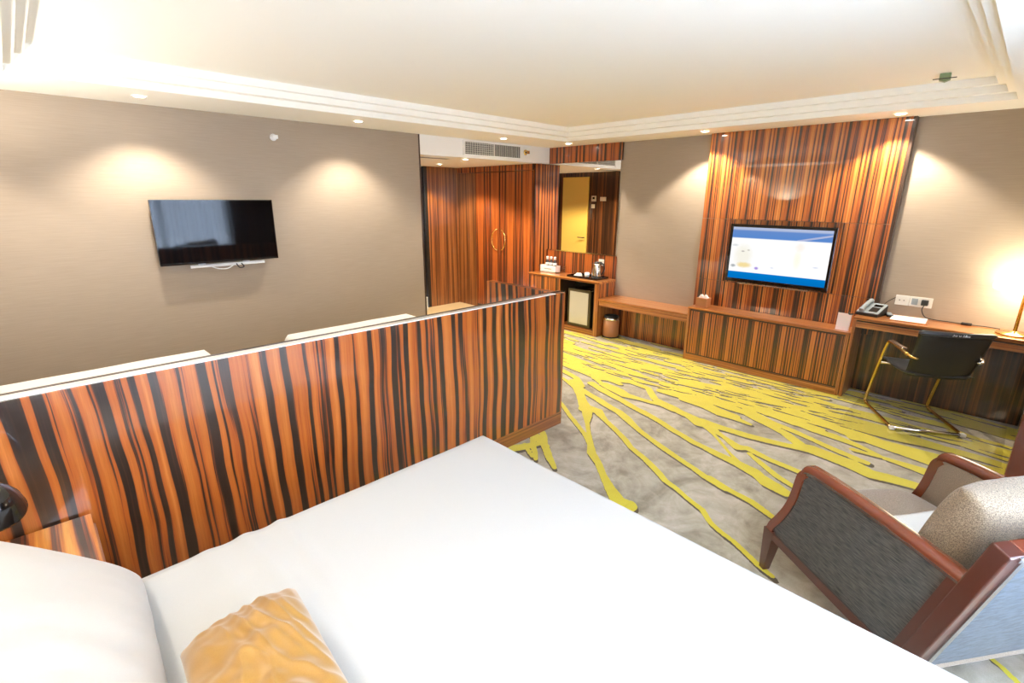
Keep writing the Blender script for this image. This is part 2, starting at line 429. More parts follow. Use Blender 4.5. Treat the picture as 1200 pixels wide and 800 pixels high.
# ------------------------------------------------------------------ carpet
# strokes of the yellow pattern on the floor: (x mm, y mm, half width mm)
STROKES = [
[(3693,2904,43),(3445,2615,44),(3218,2366,61),(3017,2208,22),(2822,2032,21),(2647,1881,39),(2559,1760,28),(2466,1658,28),(2371,1540,37),(2279,1406,59),(2275,1355,104)],
[(3236,2380,106),(3266,2290,51),(3161,2126,30),(3042,1922,27),(2921,1729,27),(2839,1572,28),(2751,1422,30),(2697,1330,25),(2656,1233,24),(2618,1142,20),(2559,1019,21),(2488,935,21),(2449,857,21),(2411,772,20),(2367,688,19),(2326,610,18),(2296,539,16)],
[(3573,2715,42),(3477,2445,41),(3380,2151,42),(3323,2028,41),(3194,1827,31),(3094,1586,31),(3006,1372,27),(2927,1181,28),(2880,1019,30),(2922,1149,36),(2887,995,29),(2855,853,27),(2822,767,25),(2779,683,23)],
[(3762,2732,47),(3676,2468,45),(3584,2177,40),(3502,1916,39),(3411,1672,36),(3329,1454,36),(3286,1271,38),(3246,1102,46),(3216,977,59),(3192,927,56),(3152,860,60),(3129,813,58),(3102,741,48)],
[(3194,2646,20),(2970,2308,22),(2835,2093,20),(2736,1973,18)],
[(2630,2340,27),(2494,2205,32),(2377,2055,33),(2294,1927,19)],
[(2518,2347,23),(2349,2166,22),(2286,2093,18)],
[(2288,2311,55),(2362,2276,49),(2453,2243,36)],
[(2391,2303,18),(2326,2187,17),(2293,2135,13)],
[(3854,3164,41),(3774,2928,39),(3632,2736,31)],
[(3679,3018,24),(3572,2793,28),(3479,2655,31)],
[(4199,3179,33),(4040,2942,29),(3871,2735,30),(3797,2579,34)],
[(3931,2779,75),(3979,2734,75),(4027,2588,54),(4089,2479,56),(4049,2264,40),(3858,2084,41),(3794,1881,51),(3736,1693,56),(3681,1564,104)],
[(3830,2628,54),(3794,2430,80),(3747,2328,69),(3759,2177,39),(3790,1981,40),(3766,1845,48)],
[(3721,1593,40),(3548,1389,18),(3364,1196,15),(3264,1078,18)],
[(3708,1577,116),(3718,1380,48),(3727,1218,48),(3754,1071,44),(3781,931,46),(3841,806,76),(3829,667,85),(3802,532,78),(3755,424,72),(3774,334,66),(3786,235,65),(3798,139,58)],
[(3687,1558,62),(3578,1336,23),(3489,1187,44),(3518,1137,34),(3468,971,31),(3452,827,31),(3431,716,30)],
[(3448,1094,20),(3374,980,28),(3274,849,28),(3203,693,25)],
[(4041,1909,47),(4020,1698,45),(3995,1536,69),(3980,1403,49),(3947,1278,23)],
[(4506,2151,56),(4267,1835,60),(4179,1578,70),(4154,1384,52),(4045,1174,42),(3982,1025,50),(3849,865,53)],
[(4222,1411,47),(4113,1164,39),(4071,991,40),(4013,825,37),(3945,641,37),(3916,474,25)],
[(4287,1258,69),(4303,1095,70),(4211,910,49),(4207,760,56),(4164,610,45),(4096,433,20)],
[(4492,1155,76),(4438,910,70),(4346,678,66),(4321,507,65),(4253,304,46),(4210,121,44)],
[(4705,1015,69),(4644,714,58),(4613,423,56),(4586,162,53)],
[(4949,1189,64),(4868,924,61),(4818,752,39)],
[(4068,397,24),(4048,238,31),(4014,122,35)],
[(4286,541,26),(4256,366,39),(4304,131,41)],
[(4089,2151,54),(4112,1946,80),(4088,1730,52),(4034,1590,66),(4009,1433,59)],
[(4344,2748,65),(4303,2515,68),(4322,2283,55),(4280,2122,65),(4310,1941,73),(4253,1708,60),(4146,1453,46)],
[(4669,2635,75),(4623,2212,65),(4492,1921,94),(4662,1683,73),(4357,1283,53)],
[(4222,3474,63),(4141,3133,70),(4202,2978,77),(4202,2654,69)],
[(4551,3751,83),(4508,3204,78),(4492,2902,89),(4483,2524,73)],
[(4286,637,51),(4346,467,60),(4364,299,59),(4381,140,57),(4397,-11,55),(4443,-209,60)],
[(4534,691,41),(4499,449,45),(4536,255,53),(4564,79,60),(4575,-74,59),(4545,-206,56)],
[(4684,407,37),(4745,247,56),(4782,99,75),(4802,-60,74),(4794,-227,71)],
[(5107,254,27),(5020,121,36),(4955,-18,37),(4940,-131,25)],
[(5363,264,69),(5334,95,75),(5291,-31,84),(5268,-132,85),(5321,-252,77)],
[(5210,138,43),(5186,-37,42),(5164,-169,49),(5170,-255,48)],
[(5340,866,78),(5348,646,75),(5354,419,73),(5379,209,59)],
[(5119,818,71),(5115,604,67),(5066,447,65),(5071,178,53)],
[(4827,754,65),(4866,560,63),(4853,350,51),(4890,109,39)],
[(4072,394,31),(4086,259,36),(4082,137,35)],
[(3916,556,35),(3897,472,22)],
[(4061,588,35),(4072,435,18)],
[(2466,-206,11),(2432,-257,13),(2375,-316,15)]]
def make_carpet():
    x0, x1, y0, y1, st = 1.30, 5.56, -0.82, 4.96, 0.0125
    nx, ny = int((x1 - x0) / st) + 1, int((y1 - y0) / st) + 1
    X, Y = np.meshgrid(x0 + np.arange(nx) * st, y0 + np.arange(ny) * st, indexing='ij')
    def union(sd, P):
        P = np.asarray(P, float)
        for (ax, ay, ra), (bx, by, rb) in zip(P[:-1], P[1:]):
            m = max(ra, rb) + 0.15
            i0, i1 = int((min(ax, bx) - m - x0) / st), int((max(ax, bx) + m - x0) / st) + 2
            j0, j1 = int((min(ay, by) - m - y0) / st), int((max(ay, by) + m - y0) / st) + 2
            i0, j0, i1, j1 = max(i0, 0), max(j0, 0), min(i1, nx), min(j1, ny)
            if i0 >= i1 or j0 >= j1: continue
            xs, ys = X[i0:i1, j0:j1], Y[i0:i1, j0:j1]
            dx, dy = bx - ax, by - ay
            t = np.clip(((xs - ax) * dx + (ys - ay) * dy) / (dx * dx + dy * dy + 1e-9), 0, 1)
            d = np.hypot(xs - ax - t * dx, ys - ay - t * dy) - (ra + (rb - ra) * t)
            sd[i0:i1, j0:j1] = np.minimum(sd[i0:i1, j0:j1], d)
        return sd
    sd = np.full((nx, ny), 0.15)
    rnd = random.Random(11)
    # slightly wandering hand-drawn edges
    def rag(P, amp=0.006):
        out = []
        for (a, b) in zip(P[:-1], P[1:]):
            n = max(1, int(math.hypot(b[0] - a[0], b[1] - a[1]) / 0.09))
            for k in range(n):
                t = k / n
                out.append((a[0] + (b[0] - a[0]) * t + rnd.uniform(-amp, amp), a[1] + (b[1] - a[1]) * t, (a[2] + (b[2] - a[2]) * t) * rnd.uniform(0.9, 1.12)))
        out.append(P[-1]); return out
    for s in STROKES:
        union(sd, rag([(a / 1000, b / 1000, min(c, 80) * 0.00085) for a, b, c in s]))
    # far part: long streaks lying side by side, thinner towards the near left
    def field(x, y):
        return math.radians(-97 + 8 * math.sin(y * 0.9) - 9 * max(0.0, 4.4 - x))
    for k in range(250):
        x = rnd.uniform(3.95, 5.6); y = rnd.uniform(-0.7, 4.9)
        lim = 4.05 if y > 2.4 else (4.05 + 0.32 * (2.4 - y) / 1.4 if y > 1.0 else 4.5 + 0.15 * (1.0 - y))
        if x < lim: continue
        if y < 1.0 and rnd.random() < 0.62: continue
        L = rnd.uniform(0.35, 1.0); r = rnd.uniform(0.018, 0.038) * (1.0 if y < 1.5 else 1.25)
        P = []
        n = max(3, int(L / 0.12))
        for i in range(n + 1):
            a = field(x, y) + rnd.uniform(-0.14, 0.14)
            P.append((x, y, r * (0.45 + 0.55 * math.sin(PI * (i + 0.4) / (n + 0.8))) * rnd.uniform(0.75, 1.3)))
            x += math.cos(a) * L / n; y += math.sin(a) * L / n
        union(sd, P)
    # small grey slivers left open between the far streaks
    cut = np.full_like(sd, 0.15)
    for k in range(230):
        x = rnd.uniform(4.1, 5.45); y = rnd.uniform(0.2, 4.6)
        if x < 4.1 + 0.25 * max(0.0, 2.4 - y): continue
        L = rnd.uniform(0.10, 0.34); r = rnd.uniform(0.008, 0.020); a = field(x, y) + rnd.uniform(-0.15, 0.15)
        union(cut, [(x, y, r * 0.4), (x + math.cos(a) * L * 0.5, y + math.sin(a) * L * 0.5, r), (x + math.cos(a + 0.12) * L, y + math.sin(a + 0.12) * L, r * 0.35)])
    sd = np.maximum(sd, -cut)
    # left part behind the divider, seen only in reflections and from other places
    for k in range(26):
        x = rnd.uniform(1.4, 3.0); y = rnd.uniform(2.6, 4.9); P = []
        for i in range(7):
            a = math.radians(-118) + rnd.uniform(-0.2, 0.2)
            P.append((x, y, rnd.uniform(0.02, 0.05))); x += math.cos(a) * 0.2; y += math.sin(a) * 0.2
        union(sd, P)
    ed = np.full_like(sd, 0.15)  # shifted stroke shape, for the shade painted along one side of each stroke
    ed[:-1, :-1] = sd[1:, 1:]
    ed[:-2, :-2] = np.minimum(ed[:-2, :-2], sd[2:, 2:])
    verts = np.stack([X, Y, np.zeros_like(X)], -1).reshape(-1, 3)
    idx = np.arange(nx * ny).reshape(nx, ny)
    q = np.stack([idx[:-1, :-1], idx[1:, :-1], idx[1:, 1:], idx[:-1, 1:]], -1).reshape(-1, 4)
    me = bpy.data.meshes.new('floor')
    me.vertices.add(len(verts)); me.vertices.foreach_set('co', verts.astype(np.float32).ravel())
    me.loops.add(q.size); me.loops.foreach_set('vertex_index', q.astype(np.int32).ravel())
    me.polygons.add(len(q)); me.polygons.foreach_set('loop_start', np.arange(0, q.size, 4, dtype=np.int32))
    try: me.polygons.foreach_set('loop_total', np.full(len(q), 4, dtype=np.int32))
    except Exception: pass
    me.update(calc_edges=True)
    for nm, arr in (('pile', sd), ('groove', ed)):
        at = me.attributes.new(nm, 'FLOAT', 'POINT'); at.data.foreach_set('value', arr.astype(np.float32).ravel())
    m, nt, b = newmat('carpet'); N = NB(nt); p = N.pos()
    a1 = N.n('ShaderNodeAttribute'); a1.attribute_name = 'pile'
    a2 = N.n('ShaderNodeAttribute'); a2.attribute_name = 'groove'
    wob = N.noise(N.comb(p[0], p[1], 0.0), 45.0, 2.0)
    s1 = N.math('ADD', a1.outputs['Fac'], N.math('MULTIPLY', N.math('SUBTRACT', wob, 0.5), 0.010))
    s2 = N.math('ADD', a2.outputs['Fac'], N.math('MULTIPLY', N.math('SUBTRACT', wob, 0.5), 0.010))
    yel = N.math('LESS_THAN', s1, 0.0); pile_shade = N.math('LESS_THAN', s2, 0.0)
    big = N.noise(N.comb(p[0], p[1], 0.0), 2.6, 4.0, 0.62, 1.4)
    med = N.noise(N.comb(p[0], p[1], 0.0), 9.0, 4.0, 0.6, 0.8)
    fine = N.noise(N.comb(p[0], p[1], 0.0), 330.0, 2.0, 0.7)
    grey = N.ramp(N.math('ADD', N.math('MULTIPLY', big, 0.65), N.math('MULTIPLY', med, 0.35)), [(0.36, (0.24, 0.21, 0.15)), (0.5, (0.40, 0.36, 0.275)), (0.64, (0.54, 0.49, 0.41))])
    yc = N.mix(med, (0.56, 0.46, 0.014), (0.70, 0.62, 0.03))
    dark = N.mix(0.0, (0.07, 0.05, 0.02), (0.1, 0.06, 0.02))  # colour of the painted shade of the carved pile
    col = N.mix(pile_shade, grey, dark)
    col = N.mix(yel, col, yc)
    col = N.mix(0.45, col, N.ramp(fine, [(0.3, (0.6, 0.6, 0.6)), (0.7, (1, 1, 1))]), 'MULTIPLY')
    nt.links.new(col, b.inputs['Base Color'])
    h = N.math('ADD', N.math('MULTIPLY', yel, 0.6), N.math('MULTIPLY', fine, 0.8))
    nt.links.new(N.bump(h, 0.35, 0.004), b.inputs['Normal'])
    setp(b, rough=0.9, sheen=0.25)
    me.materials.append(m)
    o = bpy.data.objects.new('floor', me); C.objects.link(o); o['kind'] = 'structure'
    # plain remainder of the same carpet under the beds, and the stone threshold of the entry
    bm = boxm(XB, x0, YR, YL, -0.03, 0.0); struct('floor_bedside', bm, 'carpet_plain')
m_, nt_, b_ = newmat('carpet_plain'); N_ = NB(nt_); p_ = N_.pos()
nt_.links.new(N_.ramp(N_.noise(N_.comb(p_[0], p_[1], 0.0), 3.0, 4.0, 0.6), [(0.35, (0.20, 0.16, 0.115)), (0.65, (0.47, 0.405, 0.33))]), b_.inputs['Base Color']); setp(b_, rough=0.9)
make_carpet()
struct('floor_entry', boxm(3.2, XD, 4.96, YE + 0.05, -0.05, 0.006), 'stone')
struct('trim_entry_threshold', boxm(3.36, XD, 4.945, 4.965, -0.01, 0.009), 'cap_dark')

# ------------------------------------------------------------------ walls
struct('wall_left', boxm(XB - T, 3.335, YL, YL + T, 0, ZC), 'wallpaper')
struct('trim_left_wall_end', boxm(3.335, 3.352, YL - 0.004, YL + T, 0, ZC), 'cap_dark')
struct('wall_bathroom', boxm(3.24, 3.34, YL + T, YE + 0.4, 0, ZE + 0.1), 'dark_veneer')
struct('wall_entry_side', boxm(XW + 0.01, XW + T, 4.951, YE + 0.4, 0, ZE + 0.1), 'dark_veneer')
struct('wall_entry_end', boxm(4.68, XD + 0.05, YE, YE + 0.05, 0, ZE), 'entry_veneer')
struct('wall_entry_end_beyond', boxm(3.24, XW + T, YE + 0.35, YE + 0.4, 0, ZE), 'dark_veneer')
struct('wall_back', boxm(XB - T, XB, YR - T, YL + T, 0, ZC + 0.2), 'wallpaper')
# window wall: openings from x=-0.3 to 2.85, z 0.45..2.25; dark veneer beyond
bm = bmesh.new()
box(bm, XB, -0.35, YR - T, YR, 0, ZC); box(bm, -0.35, 2.85, YR - T, YR, 0, 0.40); box(bm, -0.35, 2.85, YR - T, YR, 2.28, ZC)
box(bm, 2.85, XW + T, YR - T, YR, 0, ZC)
struct('wall_right', bm, 'wallpaper')
struct('wall_right_panelling', boxm(2.90, 4.09, YR, YR + 0.03, 0, ZC), 'dark_veneer')
# right wall carrying the lit television; wallpaper above the desk line
struct('wall_front', boxm(XW, XW + T, YR - T, 4.95, 0, ZC), 'wallpaper')
struct('wall_front_lower_panelling', boxm(XW - 0.03, XW, YR, 3.71, 0, 0.42), 'dark_veneer')

# pilaster by the window side, its foot seen past the armchair
t = thing('wood_pilaster', 'dark red wooden upright at the right edge of the photo behind the armchair', 'pilaster', (4.10, -0.36, 0))
part('face_board', boxm(4.10, 4.16, -0.34, -0.185, 0, ZC, 0.004), 'red_wood_trim', t)
part('shadow_gap', boxm(4.115, 4.16, -0.365, -0.335, 0, ZC), 'black_plastic', t)
part('face_board', boxm(4.10, 4.16, -0.50, -0.36, 0, ZC, 0.004), 'red_wood_trim', t)
part('core', boxm(4.14, 4.30, YR, -0.19, 0, ZC), 'dark_veneer', t)

# ------------------------------------------------------------------ ceiling with its stepped tray
bm = bmesh.new()
R = [(-0.00, ZC, 0.0)]
rects = [(0.112, 5.03, 0.25, 4.215), (0.162, 4.965, 0.305, 4.135), (0.212, 4.91, 0.36, 4.085)]
lev = [ZC, ZC + 0.045, ZC + 0.092, ZC + 0.142]
def ring(bm, a, za, b, zb):
    A = [bm.verts.new((x, y, za)) for x, y in ((a[0], a[2]), (a[1], a[2]), (a[1], a[3]), (a[0], a[3]))]
    B = [bm.verts.new((x, y, zb)) for x, y in ((b[0], b[2]), (b[1], b[2]), (b[1], b[3]), (b[0], b[3]))]
    for i in range(4): bm.faces.new((A[i], A[(i + 1) % 4], B[(i + 1) % 4], B[i]))
outer = (XB - T, XW + T, YR - T, YL + T)
ring(bm, outer, ZC, rects[0], lev[0])
ring(bm, rects[0], lev[0], rects[0], lev[1]); ring(bm, rects[0], lev[1], rects[1], lev[1])
ring(bm, rects[1], lev[1], rects[1], lev[2]); ring(bm, rects[1], lev[2], rects[2], lev[2])
ring(bm, rects[2], lev[2], rects[2], lev[3])
a = rects[2]; bm.faces.new([bm.verts.new((x, y, lev[3])) for x, y in ((a[0], a[2]), (a[1], a[2]), (a[1], a[3]), (a[0], a[3]))])
ring(bm, outer, ZC, outer, ZC + 0.25); bm.faces.new([bm.verts.new((x, y, ZC + 0.25)) for x, y in ((outer[0], outer[2]), (outer[1], outer[2]), (outer[1], outer[3]), (outer[0], outer[3]))])
bmesh.ops.remove_doubles(bm, verts=bm.verts, dist=1e-5)
struct('ceiling', bm, 'ceiling_paint')
struct('ceiling_entry', boxm(3.24, XW + T, YL + 0.06, YE + 0.4, ZE, ZE + 0.1), 'ceiling_paint')
struct('ceiling_bulkhead', boxm(3.352, XW - 0.035, YL, YL + 0.06, ZE, ZC), 'white_paint')

# header and back board of the minibar niche
struct('wall_front_header', boxm(XW - 0.04, XW, 3.715, YL, 2.205, ZC), 'wardrobe_veneer')
struct('wall_front_splash', boxm(XW - 0.015, XW, 3.715, YL + 0.06, 0.60, 1.02), 'wardrobe_veneer')
t = thing('wall_mirror', 'large frameless mirror above the minibar counter', 'mirror', (XW - 0.012, 4.3, 1.02))
part('mirror_glass', boxm(XW - 0.012, XW - 0.001, 3.735, YL + 0.05, 1.032, 2.205), 'mirror', t)
part('lower_trim', boxm(XW - 0.02, XW - 0.001, 3.72, YL + 0.05, 1.02, 1.032), 'steel', t)

# ------------------------------------------------------------------ television wall panel
t = thing('wall_panel', 'tall glossy striped wood panel behind the lit television', 'wall panel', (5.49, 1.71, 0.55))
x0 = 5.455
part('upper_board', boxm(x0, XW, 0.87, 2.575, 1.545, ZC, 0.001), 'panel_veneer', t)
part('side_board', boxm(x0, XW, 2.27, 2.575, 0.885, 1.542, 0.001), 'panel_veneer', t)
part('side_board', boxm(x0, XW, 0.87, 1.20, 0.885, 1.542, 0.001), 'panel_veneer', t)
part('centre_board', boxm(x0 + 0.02, XW, 1.20, 2.27, 0.885, 1.542), 'panel_veneer', t)
part('lower_board', boxm(x0, XW, 0.87, 2.575, 0.55, 0.882, 0.001), 'panel_veneer', t)
part('edge_strip', boxm(x0 + 0.005, XW, 0.845, 0.87, 0.55, ZC), 'cap_dark', t)

# ------------------------------------------------------------------ lit television
tvx = 5.405
t = thing('television', 'wall-mounted flat television switched on, showing a white picture with blue bands', 'television', (tvx, 1.74, 0.90))
M = TR(tvx, 1.738, 0.905)
def slab(x0, x1, y0, y1, z0, z1, b=0.0): return xf(boxm(x0, x1, y0, y1, z0, z1, b), M)
part('housing', slab(0.005, 0.05, -0.485, 0.485, 0.0, 0.59, 0.006), 'black_plastic', t)
bm = bmesh.new(); box(bm, -0.006, 0.008, -0.49, 0.49, 0.565, 0.595, 0.003); box(bm, -0.006, 0.008, -0.49, 0.49, -0.002, 0.035, 0.003)
box(bm, -0.006, 0.008, 0.462, 0.49, 0.03, 0.57, 0.003); box(bm, -0.006, 0.008, -0.49, -0.462, 0.03, 0.57, 0.003)
part('bezel', xf(bm, M), 'black_gloss', t)
scr = boxm(-0.002, 0.004, -0.462, 0.462, 0.0, 0.53)
o = bpy.data.objects.new('screen', _mesh('screen', scr, 'television_picture')); C.objects.link(o); o.parent = t
o.location = Vector((tvx, 1.738, 0.94)) - Vector(t.location); ROOTM[o.name] = ROOTM[t.name]
part('speaker_bar', slab(-0.012, 0.012, -0.33, 0.34, -0.022, -0.008, 0.002), 'steel', t)
part('wall_bracket', slab(0.05, 0.069, -0.2, 0.2, 0.15, 0.45), 'dark_metal', t)

# ------------------------------------------------------------------ dark television on the left wall
ly = 4.815
t = thing('television', 'dark switched-off television mounted on the plain taupe wall', 'television', (1.225, ly, 1.20))
M = TR(1.225, ly, 1.205) @ RX(math.radians(0.9))
def slab2(x0, x1, y0, y1, z0, z1, b=0.0): return xf(boxm(x0, x1, y0, y1, z0, z1, b), M)
part('housing', slab2(-0.455, 0.455, 0.004, 0.045, 0.0, 0.512, 0.006), 'black_plastic', t)
part('screen', slab2(-0.452, 0.452, 0.0, 0.006, 0.012, 0.508), 'screen_glass', t)
bm = bmesh.new(); box(bm, -0.457, 0.457, -0.003, 0.008, 0.505, 0.514, 0.002); box(bm, -0.457, 0.457, -0.003, 0.008, -0.002, 0.014, 0.002)
box(bm, -0.457, -0.450, -0.003, 0.008, 0.01, 0.51, 0.002); box(bm, 0.450, 0.457, -0.003, 0.008, 0.01, 0.51, 0.002)
part('bezel', xf(bm, M), 'black_gloss', t)
t2 = thing('bracket_bar', 'white mounting bar with a looped cable under the dark television', 'wall bracket', (1.25, 4.86, 1.17))
part('bar', boxm(0.98, 1.57, 4.845, 4.865, 1.165, 1.19, 0.004), 'white_plastic', t2)
part('arm', boxm(1.05, 1.10, 4.868, YL, 1.17, 1.30), 'white_plastic', t2)
part('arm', boxm(1.40, 1.45, 4.868, YL, 1.17, 1.30), 'white_plastic', t2)
part('cable_loop', tube(bmesh.new(), catmull([(1.13, 4.84, 1.172), (1.18, 4.83, 1.15), (1.25, 4.83, 1.145), (1.31, 4.84, 1.172)], 6), 0.005, 6), 'white_plastic', t2)
part('hook', tube(bmesh.new(), catmull([(1.33, 4.84, 1.18), (1.35, 4.83, 1.145), (1.385, 4.83, 1.15), (1.37, 4.84, 1.18)], 6), 0.005, 6), 'dark_metal', t2)

# ------------------------------------------------------------------ entry: wardrobe, door, grille
t = thing('wardrobe', 'built-in striped wood wardrobe with two doors beside the entry', 'wardrobe', (XD, 5.8, 0))
part('header', boxm(XD, XW, 4.96, YE, 2.12, ZE - 0.003), 'wardrobe_veneer', t)
part('side_panel', boxm(XD, XW, 4.95, 4.985, 0.0, ZE - 0.003, 0.002), 'cheek_veneer', t)
part('fixed_panel', boxm(XD, XD + 0.03, 6.225, YE, 0.0, 2.117), 'entry_veneer', t)
part('body', boxm(XD + 0.035, XW, 4.99, 6.22, 0.0, 2.115), 'cap_dark', t)
for y0, y1, s in ((5.672, 6.22, 1), (5.10, 5.662, -1)):
    d = part('door', boxm(XD, XD + 0.028, y0, y1, 0.06, 2.112, 0.002), 'wardrobe_veneer', t)
    yc = 5.667
    pts = [(XD - 0.004, yc + s * 0.035, 1.29)] + [(XD - 0.035, yc + s * (0.035 + 0.115 * math.sin(PI * k / 10)), 1.13 + 0.155 * math.cos(PI * k / 10)) for k in range(1, 10)] + [(XD - 0.004, yc + s * 0.035, 0.97)]
    h = part('handle', tube(bmesh.new(), pts, 0.008, 8), 'brass', d, label='brass half-ring handle')
part('end_stile', boxm(XD, XD + 0.028, 4.99, 5.095, 0.0, 2.115), 'wardrobe_veneer', t)
part('plinth', boxm(XD + 0.01, XD + 0.03, 5.10, 6.22, 0.0, 0.055), 'cap_dark', t)

t = thing('entry_door', 'dark wooden door standing open at the end of the entry', 'door', (4.4, YE + 0.05, 0))
part('leaf', boxm(3.75, 4.60, YE + 0.05, YE + 0.095, 0.01, 2.12, 0.003), 'dark_veneer', t)
part('edge_plate', boxm(4.60, 4.612, YE + 0.04, YE + 0.1, 0.01, 2.12), 'steel', t)
part('frame', boxm(4.625, 4.68, YE - 0.004, YE + 0.06, 0, ZE), 'black_plastic', t)
part('lock_plate', boxm(4.52, 4.56, YE + 0.042, YE + 0.052, 0.95, 1.12), 'steel', t)
part('lever', tube(bmesh.new(), [(4.54, YE + 0.05, 1.06), (4.54, YE, 1.06), (4.43, YE, 1.06)], 0.009, 8), 'steel', t)
solo('wall_notice', boxm(4.50, 4.60, YE + 0.035, YE + 0.048, 1.28, 1.66), 'blue_notice', 'pale blue notice on the dark entry door', 'notice')

# bathroom door seen in the mirror
t = thing('bathroom_door', 'pale yellow door with a dark lever, seen reflected in the minibar mirror', 'door', (3.345, 6.17, 0))
part('leaf', boxm(3.341, 3.37, 5.87, 6.48, 0.01, 2.125, 0.002), 'frosted_door', t)
part('lever', tube(bmesh.new(), [(3.37, 5.92, 1.03), (3.42, 5.92, 1.03), (3.42, 6.04, 1.03)], 0.009, 8), 'dark_metal', t)
t = thing('thermostat', 'cream thermostat by the yellow door, seen in the mirror', 'thermostat', (3.345, 5.77, 1.70))
part('case', boxm(3.341, 3.36, 5.70, 5.80, 1.69, 1.79, 0.004), 'light_plastic', t)
part('display', boxm(3.36, 3.362, 5.725, 5.775, 1.73, 1.77), 'black_gloss', t)
solo('switch_plate', boxm(3.341, 3.352, 5.48, 5.61, 1.70, 1.77, 0.003), 'light_plastic', 'wide cream switch plate, seen in the mirror', 'light switch')
solo('switch_plate', boxm(3.341, 3.352, 5.725, 5.80, 1.57, 1.64, 0.003), 'light_plastic', 'small square cream switch under the thermostat, seen in the mirror', 'light switch')
solo('wall_outlet', boxm(3.352, 3.375, 4.90, 4.97, 0.44, 0.60, 0.004), 'light_plastic', 'cream outlet box on the end of the taupe wall', 'outlet')

t = thing('air_grille', 'white-framed air conditioning grille in the bulkhead over the entry', 'grille', (4.45, YL, 2.24))
bm = bmesh.new(); box(bm, 3.96, 4.94, 4.888, YL, 2.385, 2.40, 0.002); box(bm, 3.96, 4.94, 4.888, YL, 2.232, 2.248, 0.002)
box(bm, 3.96, 3.985, 4.888, YL, 2.24, 2.39, 0.002); box(bm, 4.915, 4.94, 4.888, YL, 2.24, 2.39, 0.002)
part('frame', bm, 'white_paint', t)
part('dark_back', boxm(3.98, 4.92, 4.896, YL, 2.245, 2.39), 'black_plastic', t)
bm = bmesh.new()
for k in range(36): x = 3.995 + k * 0.026; box(bm, x, x + 0.005, 4.890, 4.896, 2.247, 2.387)
for k in range(6): z = 2.262 + k * 0.022; box(bm, 3.985, 4.45, 4.891, 4.896, z, z + 0.004)
box(bm, 4.45, 4.46, 4.888, 4.896, 2.247, 2.387)
part('louvres', bm, 'light_plastic', t)
t = thing('slot_diffuser', 'dark slot air diffuser in the low entry ceiling', 'air vent', (3.7, 5.25, ZE))
part('slot', boxm(3.40, 3.98, 5.18, 5.26, ZE - 0.004, ZE - 0.001), 'black_plastic', t)
part('frame', boxm(3.38, 4.00, 5.16, 5.28, ZE - 0.003, ZE - 0.0005), 'light_plastic', t)

# sprinklers and the ceiling sign housing
t = thing('sprinkler', 'white side-wall sprinkler on the taupe wall above the dark television', 'sprinkler', (1.794, 4.89, 2.25))
M = TR(1.794, YL, 2.255) @ RX(PI / 2)
part('escutcheon', xf(lathe(bmesh.new(), [(0.0, 0.0), (0.030, 0.0), (0.030, 0.006), (0.022, 0.014), (0.012, 0.016), (0.0, 0.018)]), M), 'white_plastic', t)
part('head', xf(lathe(bmesh.new(), [(0.0, 0.018), (0.011, 0.018), (0.011, 0.045), (0.006, 0.05), (0.0, 0.05)]), M), 'white_plastic', t)
part('deflector', xf(boxm(-0.022, 0.022, -0.016, 0.016, 0.055, 0.060, 0.002), M), 'white_plastic', t)
part('yoke', xf(tube(bmesh.new(), [(-0.012, 0, 0.04), (-0.016, 0, 0.05), (0, 0, 0.058), (0.016, 0, 0.05), (0.012, 0, 0.04)], 0.003, 6), M), 'white_plastic', t)
t = thing('sprinkler', 'small brass sprinkler on the bulkhead right of the air grille', 'sprinkler', (5.02, 4.89, 2.33))
M = TR(5.02, YL, 2.325) @ RX(PI / 2)
part('escutcheon', xf(lathe(bmesh.new(), [(0.0, 0.0), (0.034, 0.0), (0.034, 0.006), (0.012, 0.014), (0.0, 0.014)]), M), 'brass', t)
part('head', xf(lathe(bmesh.new(), [(0.0, 0.014), (0.012, 0.014), (0.012, 0.045), (0.0, 0.05)]), M), 'dark_metal', t)
part('deflector', xf(boxm(-0.024, 0.024, -0.02, 0.02, 0.05, 0.056, 0.002), M), 'brass', t)
zt = lev[3]
t = thing('ceiling_fitting', 'small green square fitting with a slim plate hanging under the ceiling tray', 'ceiling fitting', (4.60, 0.61, zt - 0.02))
M = TR(4.60, 0.61, zt) @ RZ(math.radians(4))
part('body', xf(boxm(-0.025, 0.025, -0.030, 0.030, -0.040, 0.0, 0.003), M), 'green_housing', t)
part('plate', xf(boxm(-0.034, -0.026, -0.062, 0.062, -0.036, -0.031, 0.001), M), 'dark_metal', t)
part('cap', xf(prism(bmesh.new(), [(-0.03, -0.040), (0.03, -0.040), (0.0, -0.052)], 0, -0.02, 0.025), M), 'green_housing', t)
# ------------------------------------------------------------------ minibar unit
XF = 5.17
t = thing('minibar_cabinet', 'striped wood minibar cabinet holding the small fridge', 'cabinet', (5.35, 4.3, 0))
part('worktop', boxm(XF - 0.01, XW - 0.016, 3.70, 4.945, 0.695, 0.725, 0.003), 'rail_veneer', t)
part('side_panel', boxm(XF, XW - 0.016, 3.712, 3.775, 0.0, 0.695, 0.002), 'post_veneer', t)
part('side_face', boxm(XF + 0.02, XW - 0.016, 3.7085, 3.7115, 0.5, 0.695), 'cabinet_veneer', t)
part('door', boxm(XF, XF + 0.022, 4.36, 4.94, 0.075, 0.692, 0.002), 'cabinet_veneer', t)
part('divider', boxm(XF + 0.022, XW - 0.016, 4.36, 4.385, 0.07, 0.695), 'cap_dark', t)
part('plinth', boxm(XF, XW - 0.016, 3.775, 4.94, 0.0, 0.07, 0.002), 'rail_veneer', t)
part('back_lining', boxm(XW - 0.035, XW - 0.017, 3.775, 4.36, 0.07, 0.695), 'black_plastic', t)
